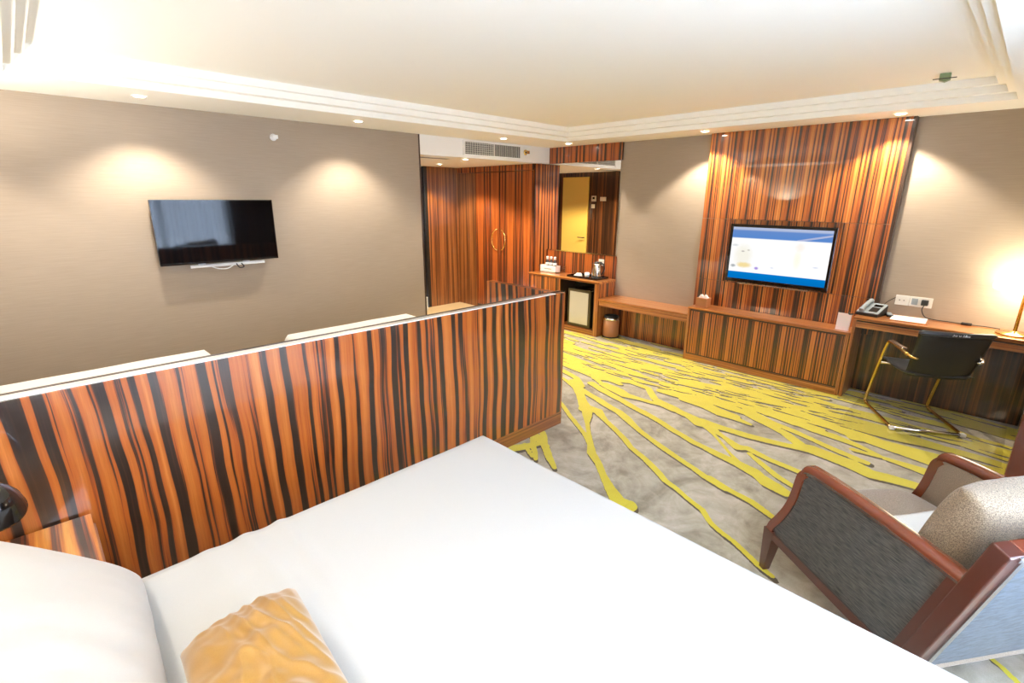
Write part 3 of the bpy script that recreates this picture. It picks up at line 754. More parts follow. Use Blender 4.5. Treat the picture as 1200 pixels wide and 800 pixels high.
part('inner_lining', boxm(XF + 0.004, XW - 0.036, 3.775, 3.785, 0.071, 0.694), 'black_plastic', t)
t = thing('mini_fridge', 'small fridge with a pale panel in a dark bronze frame inside the minibar', 'fridge', (5.36, 4.04, 0.07))
part('body', boxm(5.235, 5.49, 3.86, 4.23, 0.072, 0.575, 0.004), 'black_plastic', t)
d = part('door', boxm(5.205, 5.233, 3.855, 4.235, 0.078, 0.580, 0.004), 'fridge_frame', t)
part('door_panel', boxm(5.199, 5.207, 3.89, 4.20, 0.115, 0.548, 0.002), 'fridge_panel', d)
part('hinge_cap', boxm(5.200, 5.235, 3.865, 3.905, 0.581, 0.590, 0.001), 'steel', t)

# things on the counter
CT = 0.725
t = thing('amenity_box', 'white box on the minibar counter holding three small bottles', 'box', (5.38, 4.72, CT))
bm = bmesh.new(); box(bm, 5.33, 5.43, 4.58, 4.87, CT, CT + 0.012); box(bm, 5.33, 5.336, 4.58, 4.87, CT, CT + 0.10, 0.002); box(bm, 5.424, 5.43, 4.58, 4.87, CT, CT + 0.10)
box(bm, 5.33, 5.43, 4.58, 4.586, CT, CT + 0.10); box(bm, 5.33, 5.43, 4.864, 4.87, CT, CT + 0.10)
part('tray_box', bm, 'ceramic', t)
part('lettering', boxm(5.3285, 5.3299, 4.66, 4.80, CT + 0.045, CT + 0.06), 'grey_plastic', t)
def bottle(x, y, label):
    t = thing('water_bottle', label, 'bottle', (x, y, CT + 0.013), group='small bottles in the white box')
    part('body', lathe(bmesh.new(), [(0.0, CT + 0.013), (0.024, CT + 0.013), (0.026, CT + 0.02), (0.026, CT + 0.15), (0.020, CT + 0.168), (0.011, CT + 0.18)], x, y, 20), 'bottle_glass', t)
    part('wrapper', lathe(bmesh.new(), [(0.0266, CT + 0.105), (0.0272, CT + 0.106), (0.0272, CT + 0.135), (0.0266, CT + 0.136)], x, y, 20, cap=False), 'label_white', t)
    part('cap', lathe(bmesh.new(), [(0.0, CT + 0.22), (0.016, CT + 0.22), (0.018, CT + 0.215), (0.018, CT + 0.178), (0.0, CT + 0.178)], x, y, 20), 'white_plastic', t)
    return t
b0 = bottle(5.385, 4.785, 'small white-capped bottle in the white box, nearest the wardrobe')
dup(b0, (5.385, 4.715, CT + 0.013), label='middle one of the three white-capped bottles in the white box')
dup(b0, (5.385, 4.645, CT + 0.013), label='small white-capped bottle in the white box, nearest the kettle')
def tumbler(x, y, z, label, r=0.035, h=0.10):
    bm = lathe(bmesh.new(), [(0.0, z), (r * 0.85, z), (r, z + h), (r - 0.003, z + h), (r * 0.85 - 0.004, z + 0.008), (0.0, z + 0.008)], x, y, 24)
    return solo('drinking_glass', bm, 'clear_glass', label, 'glass', 'drinking glasses by the white box', smooth=True)
tumbler(5.36, 4.915 - 0.01, CT, 'clear glass standing left of the white box of bottles, by the wardrobe', 0.03)
tumbler(5.44, 4.52, CT, 'clear glass standing between the white box and the black tray')
t = thing('serving_tray', 'black tray on the minibar counter carrying the kettle', 'tray', (5.38, 4.03, CT))
bm = bmesh.new(); box(bm, 5.24, 5.50, 3.80, 4.30, CT, CT + 0.008, 0.003)
part('base', bm, 'black_gloss', t)
bm = bmesh.new(); box(bm, 5.24, 5.25, 3.80, 4.30, CT + 0.006, CT + 0.026, 0.002); box(bm, 5.49, 5.50, 3.80, 4.30, CT + 0.006, CT + 0.026, 0.002)
box(bm, 5.25, 5.49, 3.80, 3.81, CT + 0.006, CT + 0.026, 0.002); box(bm, 5.25, 5.49, 4.29, 4.30, CT + 0.006, CT + 0.026, 0.002)
part('rim', bm, 'black_gloss', t)
kx, ky, kz = 5.37, 3.90, CT + 0.0085
t = thing('electric_kettle', 'tapered brushed steel kettle with a black lid on the tray', 'kettle', (kx, ky, kz))
part('power_base', lathe(bmesh.new(), [(0, kz), (0.07, kz), (0.07, kz + 0.015), (0.06, kz + 0.02), (0, kz + 0.02)], kx, ky), 'black_plastic', t)
part('body', lathe(bmesh.new(), [(0, kz + 0.021), (0.066, kz + 0.021), (0.068, kz + 0.03), (0.062, kz + 0.10), (0.052, kz + 0.175), (0.046, kz + 0.195), (0, kz + 0.195)], kx, ky), 'steel', t)
part('lid', lathe(bmesh.new(), [(0, kz + 0.195), (0.044, kz + 0.195), (0.040, kz + 0.208), (0.010, kz + 0.212), (0.010, kz + 0.222), (0, kz + 0.224)], kx, ky), 'black_plastic', t)
part('handle', tube(bmesh.new(), catmull([(kx + 0.01, ky - 0.045, kz + 0.19), (kx + 0.015, ky - 0.09, kz + 0.19), (kx + 0.015, ky - 0.105, kz + 0.12), (kx + 0.012, ky - 0.066, kz + 0.05)], 6), 0.009, 8), 'black_plastic', t)
part('spout', prism(bmesh.new(), [(ky + 0.044, kz + 0.16), (ky + 0.044, kz + 0.195), (ky + 0.072, kz + 0.195)], 0, kx - 0.012, kx + 0.012), 'steel', t)
def teacup(x, y, label):
    z = CT + 0.0085
    t = thing('teacup', label, 'cup', (x, y, z), group='white cups on the tray')
    part('bowl', lathe(bmesh.new(), [(0, z), (0.018, z), (0.030, z + 0.025), (0.034, z + 0.05), (0.031, z + 0.05), (0.026, z + 0.025), (0.0, z + 0.006)], x, y, 24), 'ceramic', t)
    part('handle', tube(bmesh.new(), catmull([(x - 0.03, y, z + 0.042), (x - 0.05, y, z + 0.038), (x - 0.048, y, z + 0.018), (x - 0.026, y, z + 0.014)], 4), 0.004, 6), 'ceramic', t)
    return t
c0 = teacup(5.33, 4.02, 'white cup on the black tray, the one next to the kettle')
dup(c0, (5.40, 4.08, CT + 0.0085), label='white cup on the black tray, the one beside the folded packets')
t = thing('packet_stack', 'white paper sachets fanned on the far end of the black tray', 'sachets', (5.38, 4.2, CT + 0.008))
for k in range(5):
    part('sachet', xf(boxm(-0.05, 0.05, -0.03, 0.03, 0, 0.004, 0.001), TR(5.37 + 0.012 * (k - 2), 4.19 + 0.008 * k, CT + 0.009 + 0.0055 * k) @ RZ(0.25 * (k - 2))), 'paper', t)
def socket(name, y0, y1, z0, z1, label, dark=False):
    t = thing(name, label, 'socket', (XW - 0.012, (y0 + y1) / 2, z0))
    part('plate', boxm(XW - 0.026, XW - 0.0155, y0, y1, z0, z1, 0.003), 'light_plastic', t)
    return t
t = socket('wall_socket', 3.90, 3.985, 0.88, 0.965, 'cream wall socket with a black plug above the kettle')
part('plug', boxm(XW - 0.06, XW - 0.027, 3.925, 3.965, 0.895, 0.935, 0.004), 'black_plastic', t)
part('cord', tube(bmesh.new(), catmull([(XW - 0.05, 3.94, 0.895), (XW - 0.06, 3.93, 0.83), (XW - 0.09, 3.92, 0.76), (5.44, 3.90, CT + 0.03)], 6), 0.0035, 6), 'black_plastic', t)

# ------------------------------------------------------------------ luggage bench
t = thing('luggage_bench', 'low wooden luggage bench between the minibar and the television cabinet', 'bench', (5.35, 3.1, 0))
part('top', boxm(XF, XW - 0.001, 2.50, 3.706, 0.487, 0.515, 0.003), 'rail_veneer', t)
part('apron', boxm(XF + 0.012, XF + 0.04, 2.50, 3.706, 0.418, 0.482, 0.002), 'rail_veneer', t)
part('apron_gap', boxm(XF + 0.03, XW - 0.001, 2.50, 3.706, 0.480, 0.488), 'cap_dark', t)
part('underside', boxm(XF + 0.04, XW - 0.031, 2.50, 3.706, 0.425, 0.44), 'cap_dark', t)
part('back_support', boxm(XW - 0.05, XW - 0.031, 2.50, 3.706, 0.0, 0.425), 'cabinet_veneer', t)
bx, by = 5.33, 3.60
t = thing('waste_bin', 'round tan leather waste bin with a metal rim under the bench', 'waste bin', (bx, by, 0))
part('body', lathe(bmesh.new(), [(0, 0.012), (0.098, 0.012), (0.102, 0.02), (0.104, 0.235)], bx, by, 36), 'tan_leather', t)
part('foot_ring', lathe(bmesh.new(), [(0, 0.0), (0.095, 0.0), (0.106, 0.004), (0.106, 0.02), (0.0, 0.02)], bx, by, 36), 'dark_metal', t)
part('rim', lathe(bmesh.new(), [(0.105, 0.235), (0.107, 0.237), (0.107, 0.262), (0.100, 0.266), (0.094, 0.262), (0.094, 0.15)], bx, by, 36, cap=False), 'steel', t)
part('inner_liner', lathe(bmesh.new(), [(0.094, 0.255), (0.090, 0.285), (0.084, 0.288), (0.080, 0.27), (0.075, 0.08), (0, 0.08)], bx, by, 36, cap=False), 'black_plastic', t)

# ------------------------------------------------------------------ television cabinet
t = thing('media_cabinet', 'long striped wood cabinet below the lit television', 'cabinet', (5.3, 1.73, 0))
x1 = 5.45
part('top', boxm(XF - 0.003, x1, 0.955, 2.497, 0.578, 0.602, 0.003), 'rail_veneer', t)
part('side_frame', boxm(XF, x1, 2.468, 2.495, 0.0, 0.578, 0.002), 'post_veneer', t)
part('side_frame', boxm(XF, x1, 0.958, 0.985, 0.0, 0.578, 0.002), 'post_veneer', t)
part('plinth', boxm(XF, x1, 0.985, 2.468, 0.0, 0.068, 0.002), 'rail_veneer', t)
part('shadow_groove', boxm(XF + 0.012, x1, 0.985, 2.468, 0.068, 0.578), 'cap_dark', t)
part('front_panel', boxm(XF + 0.004, XF + 0.03, 1.66, 2.463, 0.080, 0.562, 0.002), 'cabinet_veneer', t)
part('front_panel', boxm(XF + 0.004, XF + 0.03, 0.990, 1.657, 0.080, 0.562, 0.002), 'cabinet_veneer', t)

t = thing('tissue_box', 'small tan leather tissue box with a white tissue on the television cabinet', 'tissue box', (5.26, 2.385, 0.602))
part('case', boxm(5.215, 5.325, 2.315, 2.435, 0.602, 0.705, 0.004), 'tan_leather', t)
tb = bmesh.new()
rr = random.Random(3)
for k in range(5):
    a = rr.uniform(0, PI)
    prism(tb, [(-0.05, 0.0), (-0.02, 0.02 + rr.uniform(0, .02)), (0.0, 0.012), (0.03, 0.03 + rr.uniform(0, .01)), (0.05, 0.0)], 1, -0.006 + 0.01 * k - 0.02, 0.0 + 0.01 * k - 0.02)
part('tissue', xf(tb, TR(5.27, 2.375, 0.705) @ RZ(PI / 2)), 'paper', t)
t = thing('card_stand', 'upright pale pink card on the end of the television cabinet', 'card', (5.25, 1.02, 0.602))
part('card', xf(boxm(-0.004, 0.004, -0.055, 0.055, 0, 0.155, 0.001), TR(5.235, 1.035, 0.603) @ RZ(-0.1) @ RY(0.06)), 'pink_card', t)
part('strut', xf(boxm(-0.002, 0.002, -0.03, 0.03, 0, 0.12), TR(5.27, 1.035, 0.603) @ RZ(-0.1) @ RY(-0.2)), 'paper', t)
bm = bmesh.new()
for k in range(7): box(bm, -0.0052, -0.0042, -0.035, 0.035 - 0.012 * (k % 3), 0.125 - 0.014 * k, 0.128 - 0.014 * k)
part('print', xf(bm, TR(5.235, 1.035, 0.603) @ RZ(-0.1) @ RY(0.06)), 'light_plastic', t)

# ------------------------------------------------------------------ desk
ZD = 0.757
t = thing('writing_desk', 'long wall-hung wooden writing desk beside the television cabinet', 'desk', (5.35, 0.35, 0))
part('top', boxm(XF - 0.003, XW - 0.001, -0.26, 0.95, ZD - 0.028, ZD, 0.003), 'rail_veneer', t)
part('groove', boxm(XF + 0.02, XW - 0.031, -0.26, 0.945, 0.716, 0.73), 'cap_dark', t)
part('drawer_front', boxm(XF, XF + 0.02, -0.255, 0.925, 0.662, 0.714, 0.002), 'rail_veneer', t)
part('box_underside', boxm(XF + 0.02, XW - 0.031, -0.255, 0.925, 0.662, 0.674), 'cap_dark', t)
part('end_panel', boxm(XF, XW - 0.031, 0.925, 0.95, 0.0, ZD - 0.029, 0.002), 'post_veneer', t)
part('end_panel', boxm(XF + 0.05, XW - 0.031, -0.26, -0.235, 0.0, ZD - 0.029, 0.002), 'cap_dark', t)
part('modesty_panel', boxm(5.49, 5.508, -0.235, 0.925, 0.0, 0.662), 'dark_veneer', t)

# desk telephone
t = thing('telephone', 'grey desk telephone with a corded handset on the writing desk', 'telephone', (5.36, 0.863, ZD), rotz=math.radians(170))
ph = prism(bmesh.new(), [(-0.10, 0.0), (0.10, 0.0), (0.10, 0.022), (-0.085, 0.085), (-0.10, 0.08)], 1, -0.085, 0.085)
part('base', ph, 'black_plastic', t, world=False)
M = TR(-0.093, 0, 0.087) @ RY(math.radians(18.8))
part('top_shell', xf(boxm(0.0, 0.195, -0.085, 0.085, 0.0, 0.008, 0.003), M), 'grey_plastic', t, world=False)
part('keypad', xf(boxm(0.09, 0.17, 0.0, 0.065, 0.008, 0.012, 0.001), M), 'dark_metal', t, world=False)
part('display', xf(boxm(0.03, 0.07, 0.0, 0.065, 0.008, 0.011, 0.001), M), 'black_gloss', t, world=False)
bm = tube(bmesh.new(), catmull([(0.0, -0.045, 0.022), (0.04, -0.045, 0.036), (0.15, -0.045, 0.036), (0.195, -0.045, 0.022)], 5), [0.022] * 3 + [0.016] * 10 + [0.022] * 3, 12)
part('handset', xf(bm, M), 'grey_plastic', t, world=False)
crd = [(0.17 + 0.0 + 0.03 * math.sin(k * 0.1), -0.07 - 0.0012 * k + 0.006 * math.cos(k * 1.3), 0.012 + 0.006 * math.sin(k * 1.3) + 0.0 * k) for k in range(50)]
part('coiled_cord', tube(bmesh.new(), crd, 0.0025, 5), 'black_plastic', t, world=False)
solo('telephone_line', tube(bmesh.new(), catmull([(5.475, 0.85, ZD + 0.01), (5.50, 0.83, 0.79), (5.52, 0.79, 0.86), (5.527, 0.735, 0.91)], 6), 0.003, 6), 'dark_metal', 'thin dark phone line running from the telephone to the socket strip', 'cable')
t = thing('remote_control', 'small grey handset lying between the telephone and the notepad', 'remote control', (5.43, 0.742, ZD), rotz=0.3)
part('body', boxm(-0.065, 0.065, -0.024, 0.024, 0, 0.018, 0.006), 'black_plastic', t, world=False)
part('face', boxm(-0.058, 0.058, -0.020, 0.020, 0.0175, 0.021, 0.002), 'grey_plastic', t, world=False)
t = thing('notepad', 'tan leather pad with white paper sheets on the writing desk', 'notepad', (5.35, 0.60, ZD), rotz=0.05)
part('cover', boxm(-0.12, 0.13, -0.145, 0.115, 0, 0.006, 0.002), 'rail_veneer', t, world=False)
part('sheet', boxm(-0.115, 0.11, -0.13, 0.11, 0.0062, 0.010, 0.001), 'paper', t, world=False)
t = thing('socket_strip', 'long cream socket strip with a black plug above the writing desk', 'socket', (XW - 0.01, 0.6, 0.84))
part('plate', boxm(XW - 0.012, XW - 0.001, 0.635, 0.735, 0.848, 0.935, 0.003), 'light_plastic', t)
part('plate', boxm(XW - 0.012, XW - 0.001, 0.475, 0.633, 0.848, 0.935, 0.003), 'light_plastic', t)
part('outlet_face', boxm(XW - 0.015, XW - 0.011, 0.575, 0.618, 0.865, 0.920, 0.001), 'grey_plastic', t)
part('pin_hole', boxm(XW - 0.0135, XW - 0.011, 0.70, 0.708, 0.888, 0.896), 'black_plastic', t)
part('pin_hole', boxm(XW - 0.0135, XW - 0.011, 0.668, 0.676, 0.888, 0.896), 'black_plastic', t)
part('plug', boxm(XW - 0.055, XW - 0.013, 0.500, 0.548, 0.872, 0.918, 0.005), 'black_plastic', t)
part('cord', tube(bmesh.new(), catmull([(XW - 0.05, 0.524, 0.872), (XW - 0.055, 0.53, 0.83), (XW - 0.04, 0.50, 0.775), (XW - 0.045, 0.44, ZD + 0.006), (XW - 0.05, 0.34, ZD + 0.006), (XW - 0.06, 0.26, ZD + 0.006)], 7), 0.004, 6), 'black_plastic', t)
t = thing('cord_switch', 'black inline switch on the lamp cord lying on the desk', 'switch', (5.48, 0.23, ZD))
part('body', xf(boxm(-0.016, 0.016, -0.035, 0.035, 0.0, 0.02, 0.006), TR(5.478, 0.225, ZD)), 'black_plastic', t)
part('cord', tube(bmesh.new(), catmull([(5.48, 0.19, ZD + 0.006), (5.495, 0.12, ZD + 0.006), (5.48, 0.02, ZD + 0.006)], 6), 0.004, 6), 'black_plastic', t)

lx, ly_ = 5.345, -0.062
t = thing('desk_lamp', 'brass table lamp with a glowing white domed shade on the desk', 'lamp', (lx, ly_, ZD))
part('base', lathe(bmesh.new(), [(0, ZD), (0.105, ZD), (0.11, ZD + 0.006), (0.105, ZD + 0.013), (0.03, ZD + 0.018), (0.02, ZD + 0.03), (0, ZD + 0.03)], lx, ly_, 40), 'brass', t)
part('stem', lathe(bmesh.new(), [(0.012, ZD + 0.02), (0.011, ZD + 0.345), (0.02, ZD + 0.35), (0.02, ZD + 0.365), (0.0, ZD + 0.365)], lx, ly_, 16), 'brass', t)
part('shade', lathe(bmesh.new(), [(0.184, ZD + 0.345), (0.188, ZD + 0.352), (0.190, ZD + 0.365), (0.182, ZD + 0.41), (0.150, ZD + 0.448), (0.085, ZD + 0.468), (0.0, ZD + 0.472)], lx, ly_, 40, cap=False), 'lamp_glow', t)
part('finial', lathe(bmesh.new(), [(0, ZD + 0.47), (0.01, ZD + 0.472), (0.012, ZD + 0.485), (0, ZD + 0.495)], lx, ly_, 12), 'brass', t)

# ------------------------------------------------------------------ room divider behind the bed
PX1, PZ = 2.855, 1.075
t = thing('room_divider', 'long low glossy striped wood divider between the large bed and the twin beds', 'divider', (1.2, 2.38, 0))
part('panel', boxm(XB + 0.001, PX1, 2.35, 2.42, 0.105, PZ - 0.006, 0.002), 'partition_veneer', t)
part('bottom_rail', boxm(XB + 0.001, PX1 + 0.001, 2.348, 2.421, 0.0, 0.104, 0.002), 'rail_veneer_x', t)
part('top_trim', boxm(XB + 0.001, PX1 - 0.11, 2.352, 2.402, PZ - 0.0055, PZ, 0.001), 'white_lacquer', t, label='glossy white strip along the top')
part('back_edge', boxm(XB + 0.001, PX1 - 0.001, 2.403, 2.42, PZ - 0.0055, PZ + 0.002), 'cap_dark', t)
part('end_glass', boxm(PX1 + 0.001, PX1 + 0.012, 2.352, 2.418, 0.0, PZ + 0.002, 0.002), 'clear_glass', t)
part('wing_panel', boxm(2.79, PX1, 2.421, 3.165, 0.105, PZ - 0.008, 0.002), 'partition_veneer', t)
part('wing_rail', boxm(2.79, PX1, 2.422, 3.165, 0.0, 0.104, 0.002), 'rail_veneer', t)

# ------------------------------------------------------------------ beds
def rounded_slab(x0, x1, y0, y1, z0, z1, r=0.04, sag=0.0, seed=0, nx=60, ny=40, wr=0.003, wfun=None):
    """upper sheet with rounded borders that hang down to z0"""
    bm = bmesh.new(); g = []
    for i in range(nx + 1):
        row = []
        for j in range(ny + 1):
            u = i / nx; v = j / ny
            x = x0 + (x1 - x0) * u; y = y0 + (y1 - y0) * v
            z = z1 + wr * mnoise.noise(Vector((x * 3, y * 3, seed)))
            if wfun: z += wfun(x, y)
            dx = min(x - x0, x1 - x); dy = min(y - y0, y1 - y)
            for d in (dx, dy):
                if d < r: z -= r - math.sqrt(max(0, r * r - (r - d) ** 2))
            row.append(bm.verts.new((x, y, z)))
        g.append(row)
    for i in range(nx):
        for j in range(ny):
            f = bm.faces.new((g[i][j], g[i + 1][j], g[i + 1][j + 1], g[i][j + 1])); f.smooth = True
    edge = [g[i][0] for i in range(nx)] + [g[nx][j] for j in range(ny)] + [g[i][ny] for i in range(nx, 0, -1)] + [g[0][j] for j in range(ny, 0, -1)]
    low = []
    for v in edge:
        out = 0.004 * mnoise.noise(Vector((v.co.x * 9, v.co.y * 9, seed)))
        low.append(bm.verts.new((v.co.x + out, v.co.y + out, z0)))
    for k in range(len(edge)):
        k2 = (k + 1) % len(edge)
        f = bm.faces.new((edge[k2], edge[k], low[k], low[k2])); f.smooth = True
    bm.faces.new(low)
    return bm

def bed_wrinkle(x, y):
    # soft folds in the turned-back sheet near the pillows
    s = 0.0
    for (cx, w, a, ph) in ((0.44, 0.022, 0.008, 0.3), (0.36, 0.03, 0.010, 1.2), (0.28, 0.03, 0.006, 2.0)):
        xx = x - cx - 0.05 * math.sin((y - 0.9) * 2.2 + ph)
        s += a * math.exp(-(xx / w) ** 2) * (0.35 + 0.65 * max(0, (y - 0.7)))
    return s
t = thing('double_bed', 'large bed with plain white bedding in the foreground', 'bed', (0.45, 0.82, 0))
part('base', boxm(-0.60, 1.44, -0.08, 1.68, 0.10, 0.30, 0.02), 'headboard_fabric', t)
for lx_, lyy in ((-0.5, 0.0), (-0.5, 1.6), (1.36, 0.0), (1.36, 1.6)):
    part('leg', boxm(lx_ - 0.03, lx_ + 0.03, lyy - 0.03, lyy + 0.03, 0, 0.10), 'cap_dark', t)
part('mattress', boxm(-0.60, 1.45, -0.09, 1.70, 0.301, 0.55, 0.04, 4), 'linen', t)
part('duvet', rounded_slab(-0.10, 1.492, -0.135, 1.738, 0.24, 0.603, 0.022, wfun=bed_wrinkle, nx=140, ny=90, wr=0.003), 'linen', t)
part('top_sheet', rounded_slab(-0.60, 0.02, -0.12, 1.722, 0.28, 0.585, 0.03, seed=4, wr=0.006), 'linen', t)
part('headboard', boxm(XB + 0.002, -0.66, -0.15, 1.80, 0.1, 1.20, 0.03, 3), 'headboard_fabric', t)

# pillows on the large bed
P1 = cushion(0.52, 0.84, 0.22, n=44, p=0.42, wr=0.007, seed=1.0, corner=0.13)
solo('pillow', xf(P1, TR(-0.150, 1.27, 0.805) @ RZ(math.radians(-3)) @ RY(math.radians(-138))), 'pillow_linen', 'large plump cream pillow leaning at the head of the big bed', 'pillow')
P2 = cushion(0.50, 0.74, 0.18, n=30, p=0.40, wr=0.006, seed=5.0, corner=0.06)
solo('pillow', xf(P2, TR(-0.51, 1.26, 0.85) @ RY(math.radians(-104))), 'pillow_linen', 'white pillow standing against the headboard behind the cream one', 'pillow')
P3 = cushion(0.27, 0.52, 0.21, n=90, p=0.40, wr=0.017, seed=9.0, corner=0.04, crease=1.2)
solo('gold_cushion', xf(P3, TR(0.20, 0.93, 0.722) @ RZ(math.radians(-4)) @ RY(math.radians(-6))), 'gold_satin', 'crumpled gold satin bolster lying on the white bedding', 'cushion')

# nightstand and reading lamp by the large bed
t = thing('nightstand', 'glossy striped wood nightstand between the big bed and the divider', 'nightstand', (-0.26, 2.06, 0))
part('top', boxm(-0.52, -0.004, 1.80, 2.335, 0.535, 0.562, 0.002), 'nightstand_veneer', t)
part('body', boxm(-0.52, -0.012, 1.81, 2.335, 0.06, 0.534, 0.002), 'rail_veneer', t)
part('drawer', boxm(-0.012, 0.002, 1.83, 2.32, 0.30, 0.525, 0.002), 'rail_veneer', t)
part('drawer', boxm(-0.012, 0.002, 1.83, 2.32, 0.07, 0.295, 0.002), 'rail_veneer', t)
part('plinth', boxm(-0.50, -0.03, 1.83, 2.32, 0.0, 0.06), 'cap_dark', t)
t = thing('reading_lamp', 'glossy black domed bedside lamp at the left edge of the photo', 'lamp', (-0.30, 2.14, 0.562))
part('base', lathe(bmesh.new(), [(0, 0.562), (0.07, 0.562), (0.07, 0.575), (0.012, 0.585), (0, 0.585)], -0.30, 2.14, 32), 'black_gloss', t)
part('stem', tube(bmesh.new(), catmull([(-0.30, 2.14, 0.58), (-0.30, 2.14, 0.74), (-0.285, 2.13, 0.84), (-0.255, 2.115, 0.865)], 6), 0.008, 10), 'black_gloss', t)
M = TR(-0.235, 2.10, 0.805) @ RZ(math.radians(-60)) @ RY(math.radians(28))
part('shade', xf(lathe(bmesh.new(), [(0.0, 0.085), (0.03, 0.083), (0.055, 0.066), (0.078, 0.035), (0.092, 0.0), (0.0945, -0.004), (0.090, -0.002), (0.074, 0.03), (0.05, 0.058), (0.0, 0.072)], 0, 0, 40), M), 'black_gloss', t)
part('diffuser', xf(lathe(bmesh.new(), [(0.0, 0.086), (0.025, 0.084), (0.034, 0.078), (0.034, 0.072), (0.0, 0.07)], 0, 0, 32), M), 'olive_glass', t)

# twin beds behind the divider
def twin(cx, label, w=1.24):
    t = thing('twin_bed', label, 'bed', (cx, 3.4, 0), group='twin beds behind the divider')
    part('base', boxm(cx - w / 2 + 0.02, cx + w / 2 - 0.02, 2.46, 4.26, 0.10, 0.30, 0.02), 'headboard_fabric', t)
    for sx in (-1, 1):
        for yy in (2.55, 4.17):
            part('leg', boxm(cx + sx * (w / 2 - 0.1) - 0.03, cx + sx * (w / 2 - 0.1) + 0.03, yy - 0.03, yy + 0.03, 0, 0.10), 'cap_dark', t)
    part('mattress', boxm(cx - w / 2 + 0.01, cx + w / 2 - 0.01, 2.45, 4.28, 0.301, 0.56, 0.04, 3), 'linen_lit', t)
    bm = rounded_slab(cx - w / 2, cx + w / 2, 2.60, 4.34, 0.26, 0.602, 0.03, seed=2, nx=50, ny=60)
    part('duvet', bm, 'linen_lit', t)
    part('pillow', xf(cushion(0.72, 0.44, 0.17, n=24, wr=0.004), TR(cx, 2.72, 0.67)), 'pillow_linen', t)
    return t
tb0 = twin(0.27, 'white twin bed behind the divider, the one further from the entry')
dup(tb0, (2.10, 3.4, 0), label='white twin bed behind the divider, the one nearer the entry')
t = thing('small_nightstand', 'low wooden nightstand standing between the twin beds', 'nightstand', (1.18, 2.62, 0))
part('body', boxm(0.95, 1.42, 2.43, 2.83, 0.05, 0.53, 0.003), 'rail_veneer_x', t)
part('top', boxm(0.94, 1.43, 2.425, 2.84, 0.531, 0.555, 0.003), 'rail_veneer_x', t)
part('plinth', boxm(0.97, 1.40, 2.45, 2.81, 0, 0.05), 'cap_dark', t)

